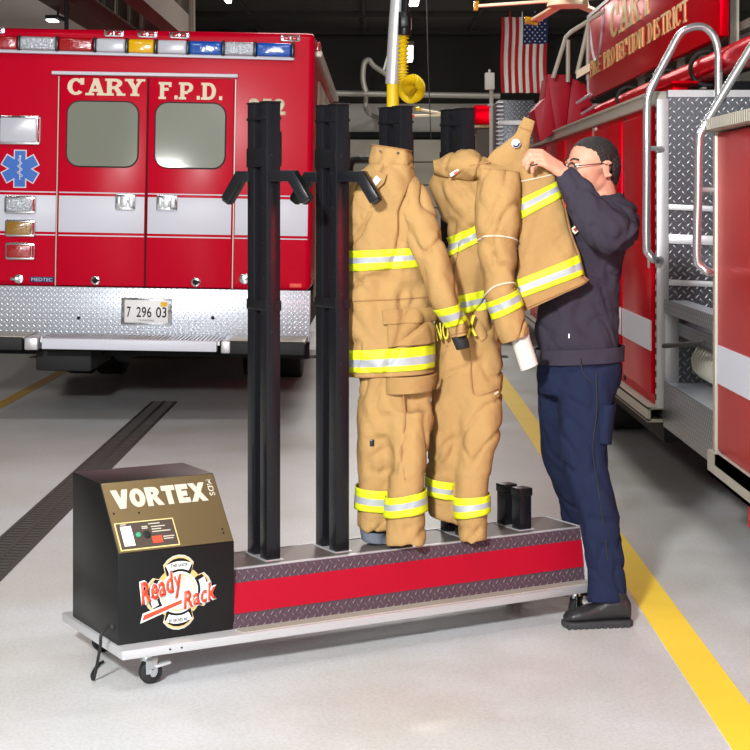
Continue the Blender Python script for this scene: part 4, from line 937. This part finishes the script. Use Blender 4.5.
# trousers
def trousers(label, hips, left, right, seed, bulge):
    t = thing('turnout_trousers', at((hips[0][0]+hips[0][2])/2, left[-1][1], hips[0][5]), label, 'firefighter trousers')
    b = MB(); 
    for ks, sd in ((hips, seed), (left, seed+3), (right, seed+6)):
        c = Cloth(ks, amp=0); b.grid(lambda a, bb: c.pt(a*(len(ks)-1), bb*2*PI), 40, 48, wrap=True, cap=True)
    o = b.build('trouser_cloth', 'tan', t, smooth=0)
    blend(o, .009, 8, .5)
    me = o.data; org = t.location; me.materials.clear(); me.materials.append(M['tan'])
    me.update(); co_ = [v.co.copy() for v in me.vertices]; nn = [v.normal.copy() for v in me.vertices]
    for i, v in enumerate(me.vertices):
        p = co_[i]+org
        q = V((p.x*10+seed, p.y*9, p.z*3.6)); f = noise.noise(q)+.55*noise.noise(q*2.1)
        q2 = V(((p.x+p.z*.55)*15, p.y*5, (p.z-p.x*.6)*5)); f += 1.1*(abs(noise.noise(q2))-.25)
        q3 = V(((p.x-p.z*.5)*11+seed, p.y*5, (p.z+p.x*.6)*5)); f -= 1.0*max(0, .14-abs(noise.noise(q3)))/.14
        yy = HY+(EYE-p.z)*F/p.y; v.co = co_[i]+nn[i]*(.011 if yy < 474 or yy > 526 else .0025)*f
    me.shade_smooth()
    return t, o
hips = [(357, 366, 434, 366, .105, 5.9), (357, 395, 434, 392, .105, 5.9), (358, 432, 432, 429, .105, 5.89)]
lg = [(357, 415, 400, 415, .09, 5.92), (358, 450, 398, 450, .09, 5.89), (358, 485.5, 393, 488, .075, 5.88), (357, 507, 391, 510, .07, 5.88), (357, 528, 388, 532, .066, 5.88)]
rg = [(384, 410, 433, 408, .085, 5.85), (387, 445, 430, 440, .08, 5.82), (388, 470, 425, 468, .07, 5.79), (388, 496, 424, 489, .066, 5.78), (386.5, 516, 425, 510, .066, 5.78), (384, 546, 426, 543, .068, 5.775)]
T1, o1 = trousers('tan firefighter trousers hanging below the straight coat on the third post', hips, lg, rg, 41, 0)
def legstripe(ks, i, par, n=44, seed=0):
    c = Cloth([(k_[0]-1.5, k_[1], k_[2]+1.5, k_[3], k_[4]+.006, k_[5]) for k_ in ks], amp=.004, seed=seed)
    return c.stripe(par, i, off=.006, na=n)
legstripe(lg, 2, T1); legstripe(rg, 3, T1)
lin_ = Cloth([(359, 528, 386, 532, .055, 5.88), (361, 538, 389, 541, .05, 5.87), (364, 540.5, 390, 543, .045, 5.87)], amp=.006, seed=3)
lin_.mesh('liner_cuff', mat('grey_liner', rgb(92, 96, 108), .9, bump=.3), T1, nt=12, na=30)['label'] = 'grey liner showing below hem'
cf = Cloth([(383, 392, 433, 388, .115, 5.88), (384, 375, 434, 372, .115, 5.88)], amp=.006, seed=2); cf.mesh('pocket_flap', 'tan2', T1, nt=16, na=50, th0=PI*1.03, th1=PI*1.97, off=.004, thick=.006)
MB().tube(smooth_path([at(403, 392, 5.775), at(405, 420, 5.765), at(401, 450, 5.745), at(405, 480, 5.72)], 6), .004, 6).build('side_seam', 'tanedge', T1)
MB().obox(at(372, 443, 5.80), (.008, 0, 0), (0, .004, 0), (0, 0, .012)).build('buckle', 'postm', T1, bevel=.002)
hips = [(431, 330, 500, 326, .10, 6.04), (430, 370, 503, 370, .11, 6.03), (430, 408, 501, 408, .11, 6.02)]
lg = [(429, 395, 468, 395, .10, 6.02), (428, 435, 463, 440, .10, 6.0), (427, 475, 458, 480, .085, 5.99), (427, 492, 457, 498, .08, 5.985), (427, 514, 457, 523, .075, 5.98)]
rg = [(454, 392, 501, 392, .09, 5.99), (456, 430, 499, 430, .085, 5.95), (455, 463, 491, 463, .075, 5.93), (455, 496, 488, 493, .066, 5.92), (457, 517, 488, 511, .062, 5.915), (459, 542, 487, 540, .06, 5.91)]
T2, o2 = trousers('tan firefighter trousers hanging below the lifted coat on the fourth post', hips, lg, rg, 57, 0)
legstripe(lg, 2, T2); legstripe(rg, 3, T2)
MB().tube(smooth_path([at(470, 350, 5.925), at(473, 392, 5.905), at(485, 394, 5.905), at(498, 388, 5.94)], 6), .0025, 6).build('pocket_seam', 'tanedge', T2)
MB().tube([at(488, 399, 5.905), at(498, 392, 5.93)], .004, 6).build('cord', 'piping', T2)
# ================================================================ THE MAN
MAN = thing('person', (.83, 6.1, 0), 'man in slate sweatshirt and navy trousers lifting the right coat', 'person')
HC = at(591, 167, 6.10)      # head centre
hy = math.radians(180+24)    # heading
Fv = V((math.cos(hy), math.sin(hy), -.12)).normalized(); Sv = V((0, 0, 1)).cross(Fv).normalized(); Uv = Fv.cross(Sv)
HR = Matrix((Fv, Sv, Uv)).transposed()
def hp(f, s_, u): return HC+Fv*f+Sv*s_+Uv*u
b = MB()
b.ell(hp(-.012, 0, .03), (.094, .074, .076), 24, HR)             # cranium
b.ell(hp(.03, 0, -.015), (.062, .063, .090), 24, HR)              # face
b.ell(hp(.045, 0, -.075), (.042, .042, .035), 20, HR)             # chin and jaw
b.ell(hp(.0, 0, -.055), (.06, .058, .045), 20, HR)
b.ell(hp(.078, 0, .028), (.018, .045, .012), 16, HR)              # brow
b.tube([hp(.083, 0, .022), hp(.098, 0, 0), hp(.112, 0, -.022), hp(.095, 0, -.032)], [.010, .011, .015, .012], 12)
for s_ in (-1, 1):
    b.ell(hp(.062, s_*.035, -.022), (.028, .022, .022), 14, HR)   # cheeks
    b.ell(hp(.1, s_*.012, -.028), (.009, .008, .007), 12, HR)
b.ell(hp(.088, 0, -.050), (.012, .024, .007), 14, HR); b.ell(hp(.086, 0, -.060), (.012, .021, .007), 14, HR)
b.tube([hp(-.03, 0, -.04), hp(-.035, 0, -.12), hp(-.05, 0, -.2)], [.052, .054, .07], 18)
# ears
for s_ in (-1, 1):
    b.tube([hp(-.022+.017*math.cos(a), s_*(.083-.006*math.cos(a)), -.010+.027*math.sin(a)) for a in [k*PI/6-2.2 for k in range(10)]], [.0055]*10, 8)
    b.ell(hp(-.018, s_*.078, -.010), (.014, .006, .022), 14, HR); b.ell(hp(-.012, s_*.077, -.036), (.009, .006, .009), 12, HR)
# trunk, arms, legs under the clothes
def cl(keys, amp=0, n=30, na=32, **k_):
    c = Cloth(keys, amp=amp, **k_); b.grid(lambda a, bb: c.pt(a*(len(keys)-1), bb*2*PI), n, na, wrap=True, cap=True)
torso = [(541, 366, 618, 362, .10, 6.12), (536, 335, 619, 333, .105, 6.12), (540, 300, 618, 300, .105, 6.12), (550, 262, 624, 256, .115, 6.10), (562, 225, 630, 222, .13, 6.08), (574, 205, 624, 206, .12, 6.08), (588, 194, 612, 196, .07, 6.10)]
def shrink(ks, d, dd): return [(k_[0]+d, k_[1], k_[2]-d, k_[3], k_[4]-dd, k_[5]) for k_ in ks]
nleg = [(557, 368, 621, 362, .095, 6.07), (556, 395, 617, 392, .10, 6.07), (557, 420, 610, 420, .09, 6.06), (562, 460, 608, 460, .075, 6.04), (574, 500, 616, 500, .068, 6.03), (583, 540, 622, 540, .062, 6.02), (587, 575, 625, 575, .06, 6.02), (587, 602, 628, 600, .062, 6.02)]
fleg = [(538, 368, 600, 366, .09, 6.22), (537, 395, 590, 394, .09, 6.24), (538, 420, 582, 420, .085, 6.27), (543, 460, 580, 460, .072, 6.34), (556, 495, 587, 495, .066, 6.42), (563, 520, 591, 520, .06, 6.46), (566, 560, 593, 560, .056, 6.5), (567, 577, 594, 577, .056, 6.5)]
cl(shrink(torso, 8, .03)); cl(shrink(nleg[:-1], 8, .035)); cl(shrink(fleg[:-1], 6, .025))
SH = at(612, 218, 5.98); EL = at(614, 229, 5.86); WR = at(562, 171, 5.865)
b.tube([SH, (SH+EL)/2, EL, (EL*2+WR)/3, (EL+WR*2)/3, WR], [.045, .032, .02, .02, .02, .026], 16)
SH2 = at(585, 215, 6.24); EL2 = at(560, 245, 6.25); WR2 = at(545, 205, 6.12)
b.tube([SH2, EL2, (EL2+WR2)/2, WR2], [.045, .034, .032, .026], 16)
# left hand pinching the tab: palm and fingers (right hand hidden behind the panel)
def hand(wr, kn, curl, spread, tipdir, thumb, sgn=1):
    """wr wrist, kn palm end; spread = vector index->little; curl = direction fingers bend"""
    wr, kn = V(wr), V(kn); ax_ = (kn-wr).normalized(); sp = V(spread).normalized(); cu_ = V(curl).normalized()
    for k in range(4):
        f = k-1.5; base = kn+sp*(f*.019)+ax_*(-abs(f+.3)*.004)
        b.tube([wr+sp*(f*.011), (wr+base)/2+sp*f*.002, base], [.019, .0165, .0125], 12)
        Ls = (.036, .04, .037, .029)[k]; d1 = (ax_*.9+cu_*.45).normalized(); d2 = (ax_*.35+cu_*.95).normalized(); d3 = (-ax_*.25+cu_).normalized()
        p1 = base+d1*Ls; p2 = p1+d2*Ls*.72; p3 = p2+d3*Ls*.55
        b.tube([base-ax_*.01, base, (base+p1)/2, p1, (p1+p2)/2, p2, p3, p3+d3*.004], [.0105, .0108, .0092, .0098, .0084, .0088, .0078, .004], 12)
    t0 = wr-sp*.018+(kn-wr)*.25; t1 = t0+(ax_*.6-sp*.45+cu_*.4).normalized()*.042; t2 = t1+V(thumb).normalized()*.034; t3 = t2+V(thumb).normalized()*.022
    b.tube([wr-sp*.006, t0, t1, t2, t3, t3+V(thumb).normalized()*.004], [.017, .0165, .0125, .0115, .0095, .005], 12)
KN = at(541, 157, 5.845)
hand(WR, KN, (-.25, .35, -.9), (.15, -.55, -.75), None, (-.75, .25, -.35))
hand(WR2, at(537, 190, 6.03), (-.2, -.5, -.6), (.1, .7, -.5), None, (-.6, -.3, .4))
# feet inside the boots
b.tube([at(606, 580, 6.02), (.84, 6.0, .07), (.76, 5.995, .045)], [.03, .025, .016], 12); b.tube([at(581, 560, 6.5), (.79, 6.5, .07), (.71, 6.5, .045)], [.03, .025, .016], 12)
BODY = b.build('body', 'skin', MAN, smooth=0); blend(BODY, .0045, 3, .5); BODY.data.materials.clear(); BODY.data.materials.append(M['skin']); BODY.data.shade_smooth()
# ring
MB().tube([at(534.5, 165, 5.79)+V((.0095*math.cos(a), .008*math.sin(a), .003*math.cos(a))) for a in [k*PI/8 for k in range(16)]], .0028, 6, closed=True).build('finger_ring', 'rubber', MAN)
# hair
b = MB()
b.ell(hp(-.016, 0, .034), (.097, .079, .079), 24, HR); b.ell(hp(-.056, 0, .0), (.064, .073, .080), 22, HR); b.ell(hp(-.066, 0, -.04), (.042, .054, .05), 18, HR)
hr = b.build('hair', 'hair', MAN, smooth=0); blend(hr, .004, 3, .5)
me = hr.data; org = MAN.location; inv = HR.transposed()
bm = bmesh.new(); bm.from_mesh(me); kill = []
def front_at(z):
    pts = [(-.02, -.004), (.03, .004), (.055, .016), (.072, .034), (.085, .056), (.12, .075)]
    if z <= pts[0][0]: return pts[0][1]
    for (z0, a), (z1, b_) in zip(pts, pts[1:]):
        if z <= z1: return a+(b_-a)*(z-z0)/(z1-z0)
    return pts[-1][1]
for v in bm.verts:
    l = inv @ (v.co+org-HC); nz = noise.noise(l*90)*.005
    if l.x > front_at(l.z)+nz: kill.append(v)
    elif l.z < -.012+nz and l.x > -.047+nz: kill.append(v)
    elif l.z < .012 and -.044 < l.x < -.008: kill.append(v)
bmesh.ops.delete(bm, geom=kill, context='VERTS'); bm.to_mesh(me); bm.free()
me.materials.clear(); me.materials.append(M['hair']); me.shade_smooth()
sd = hr.modifiers.new('t', 'SOLIDIFY'); sd.thickness = .006; sd.offset = -1
# eyebrows and stubble-free face details
for s_ in (-1, 1):
    MB().tube(smooth_path([hp(.092, s_*.014, .034), hp(.09, s_*.03, .04), hp(.076, s_*.046, .034)], 4), [.003]*5+[.0035]*4, 6).build('eyebrow', 'hair', MAN)
    ey = MB().ell(hp(.079, s_*.031, .012), (.010, .013, .010), 16, HR).build('eye', 'white', MAN)
    MB().ell(hp(.087, s_*.031, .012), (.003, .005, .005), 12, HR).build('iris', 'hair', ey)
MB().tube(smooth_path([hp(.098, -.02, -.055), hp(.1, 0, -.0545), hp(.098, .02, -.055)], 4), .0018, 6).build('lip_line', 'redline', MAN)
# spectacles
gs = MB()
for s_ in (-1, 1):
    gs.tube([hp(.101-abs(math.cos(a))*.0, s_*.033+.024*math.cos(a), .010+.018*math.sin(a)) for a in [k*PI/10 for k in range(20)]], .0018, 6, closed=True)
    gs.tube([hp(.101, s_*.057, .014), hp(.09, s_*.07, .014), hp(.0, s_*.083, .012), hp(-.02, s_*.083, .004)], .0018, 6)
gs.tube([hp(.101, -.009, .014), hp(.106, 0, .017), hp(.101, .009, .014)], .0018, 6)
gso = gs.build('spectacles', 'spec_dark', MAN)
for s_ in (-1, 1):
    MB().prism([hp(.101, s_*.033+.023*math.cos(a), .010+.017*math.sin(a)) for a in [k*PI/10 for k in range(20)]], Fv*.001).build('spectacle_lens', 'clear', gso)
# sweatshirt
b = MB(); cl(torso, n=40, na=48)
farm = [(553, 178, 571, 166, .032, 5.865), (558, 189, 580, 175, .042, 5.86), (567, 208, 594, 187, .052, 5.85), (578, 230, 610, 205, .06, 5.84), (592, 247, 628, 218, .065, 5.84), (608, 257, 640, 228, .06, 5.86)]
cl(farm, n=40, na=40)
b.tube([at(610, 211, 6.02), at(616, 224, 5.93), at(618, 236, 5.87), at(617, 240, 5.85)], [.075, .078, .072, .05], 22)
b.ell(at(615, 222, 6.0), (.09, .12, .09), 20)
b.tube([SH2, at(572, 235, 6.27), EL2, (EL2+WR2)/2, WR2+V((.005, .01, -.012))], [.075, .066, .058, .05, .036], 20)
SW_ = b.build('sweatshirt', 'slate', MAN, smooth=0); blend(SW_, .009, 8, .5)
def crumple(o, amp, sc_, seed, org):
    me = o.data; co_ = [v.co.copy() for v in me.vertices]; nn = [v.normal.copy() for v in me.vertices]
    for i, v in enumerate(me.vertices):
        p = co_[i]+org; q = V(((p.x+p.z*.5)*sc_+seed, p.y*sc_, (p.z-p.x*.5)*sc_*.5)); f = noise.noise(q)+.5*noise.noise(q*2.2)+1.1*(abs(noise.noise(q*1.4+V((5, 5, 5))))-.25)-1.1*max(0, .14-abs(noise.noise(q*.9+V((9, 2, 5)))))/.14
        v.co = co_[i]+nn[i]*amp*f
    me.shade_smooth()
SW_.data.materials.clear(); SW_.data.materials.append(M['slate']); crumple(SW_, .0085, 13, 3, MAN.location)
wb = Cloth([(537, 364, 624, 360, .12, 6.12), (536.5, 357, 624, 352, .121, 6.12), (534, 349, 624.5, 345, .12, 6.12)], amp=.003, seed=2)
wb.mesh('waist_rib', 'slate', SW_, nt=12, na=70)
nk = MB().tube([hp(-.045, 0, -.13)+V((.056*math.cos(a), .06*math.sin(a), .012*math.cos(a))) for a in [k*PI/10 for k in range(20)]], .018, 10, closed=True); nk.build('collar', 'slate', SW_)
pt_ = MB().obox(at(577, 228, 5.955), V((.016, 0, .014)), (0, .004, 0), V((-.008, 0, .009))).build('chest_patch', 'cream', SW_, bevel=.001)
MB().obox(at(577, 228, 5.95), V((.010, 0, .009)), (0, .003, 0), V((-.004, 0, .004))).build('patch_mark', 'redline', pt_)
MB().obox(at(569, 336, 5.998), (.002, 0, 0), (0, .002, 0), (0, 0, .008)).build('side_label', 'white', SW_)
# trousers
b = MB(); cl([(540, 351, 619, 349, .095, 6.12), (537, 375, 621, 372, .112, 6.12), (540, 395, 617, 392, .108, 6.12)], n=20, na=48)
cl(nleg, n=60, na=44); cl(fleg, n=60, na=44)
NT = b.build('work_trousers', 'navy', MAN, smooth=0); blend(NT, .009, 8, .5); NT.data.materials.clear(); NT.data.materials.append(M['navy']); crumple(NT, .007, 11, 8, MAN.location)
MB().tube(smooth_path([at(580, 358, 5.985), at(583, 372, 5.98), at(592, 382, 5.975), at(606, 384, 5.985)], 5), .0022, 6).build('pocket_seam', 'rubber', NT)
MB().tube(smooth_path([at(596, 372, 5.97), at(597, 410, 5.965), at(593, 450, 5.965), at(600, 500, 5.965), at(608, 560, 5.96)], 6), .002, 6).build('side_seam', 'rubber', NT)
pq = Cloth([(590, 440, 610, 442, .088, 6.06), (592, 415, 613, 416, .095, 6.06), (594, 402, 615, 402, .098, 6.06)], amp=.003, seed=1)
pq.mesh('cargo_pocket', 'navy', NT, nt=16, na=30, th0=PI*1.05, th1=PI*1.95, off=.002)
# boots
def boot(cx_, cy_, yaw):
    global XF
    old = XF; XF = Matrix.Translation((cx_, cy_, 0)) @ Matrix.Rotation(yaw, 4, 'Z') @ Matrix.Diagonal((.91, .95, 1, 1))
    b = MB()      # heel at x=-.07, toe at +.19
    secs = [(-.085, .030, .085), (-.07, .042, .11), (-.03, .044, .115), (.015, .043, .108), (.05, .044, .085), (.09, .048, .072), (.13, .050, .066), (.162, .046, .058), (.184, .026, .040)]
    def fn(a, bb):
        t = a*(len(secs)-1); i = min(int(t), len(secs)-2); f = t-i; f = f*f*(3-2*f)*.5+f*.5
        x, wd, h = [secs[i][k]*(1-f)+secs[i+1][k]*f for k in range(3)]; th = bb*2*PI
        c, s_ = math.cos(th), math.sin(th); return V((x, math.copysign(abs(c)**.8, c)*wd, .022+max(0, (math.copysign(abs(s_)**.8, s_)+1)/2)*(h-.022)))
    b.grid(fn, 40, 28, wrap=True, cap=True); b.tube([(-.03, 0, .08), (-.028, 0, .125)], [.042, .042], 20)
    bo = b.build('boot', 'boot', MAN, smooth=0); blend(bo, .005, 3, .5); bo.data.materials.clear(); bo.data.materials.append(M['boot']); bo.data.shade_smooth()
    out = [(-.09, .03), (-.075, .045), (-.03, .048), (.02, .044), (.08, .05), (.14, .052), (.175, .044), (.192, .02), (.192, -.02), (.175, -.044), (.14, -.052), (.08, -.05), (.02, -.044), (-.03, -.048), (-.075, -.045), (-.09, -.03)]
    so = MB().prism([(x, y, .002) for x, y in out], (0, 0, .021)).build('sole', 'sole', bo, bevel=.004)
    q = MB()
    for i in range(11):
        x = -.07+i*.024
        q.box(x, x+.012, -.052, .052, 0, .014)
    q.build('tread', 'sole', bo); XF = old
boot(.852, 6.005, math.radians(180+8)); boot(.80, 6.5, math.radians(180-4))
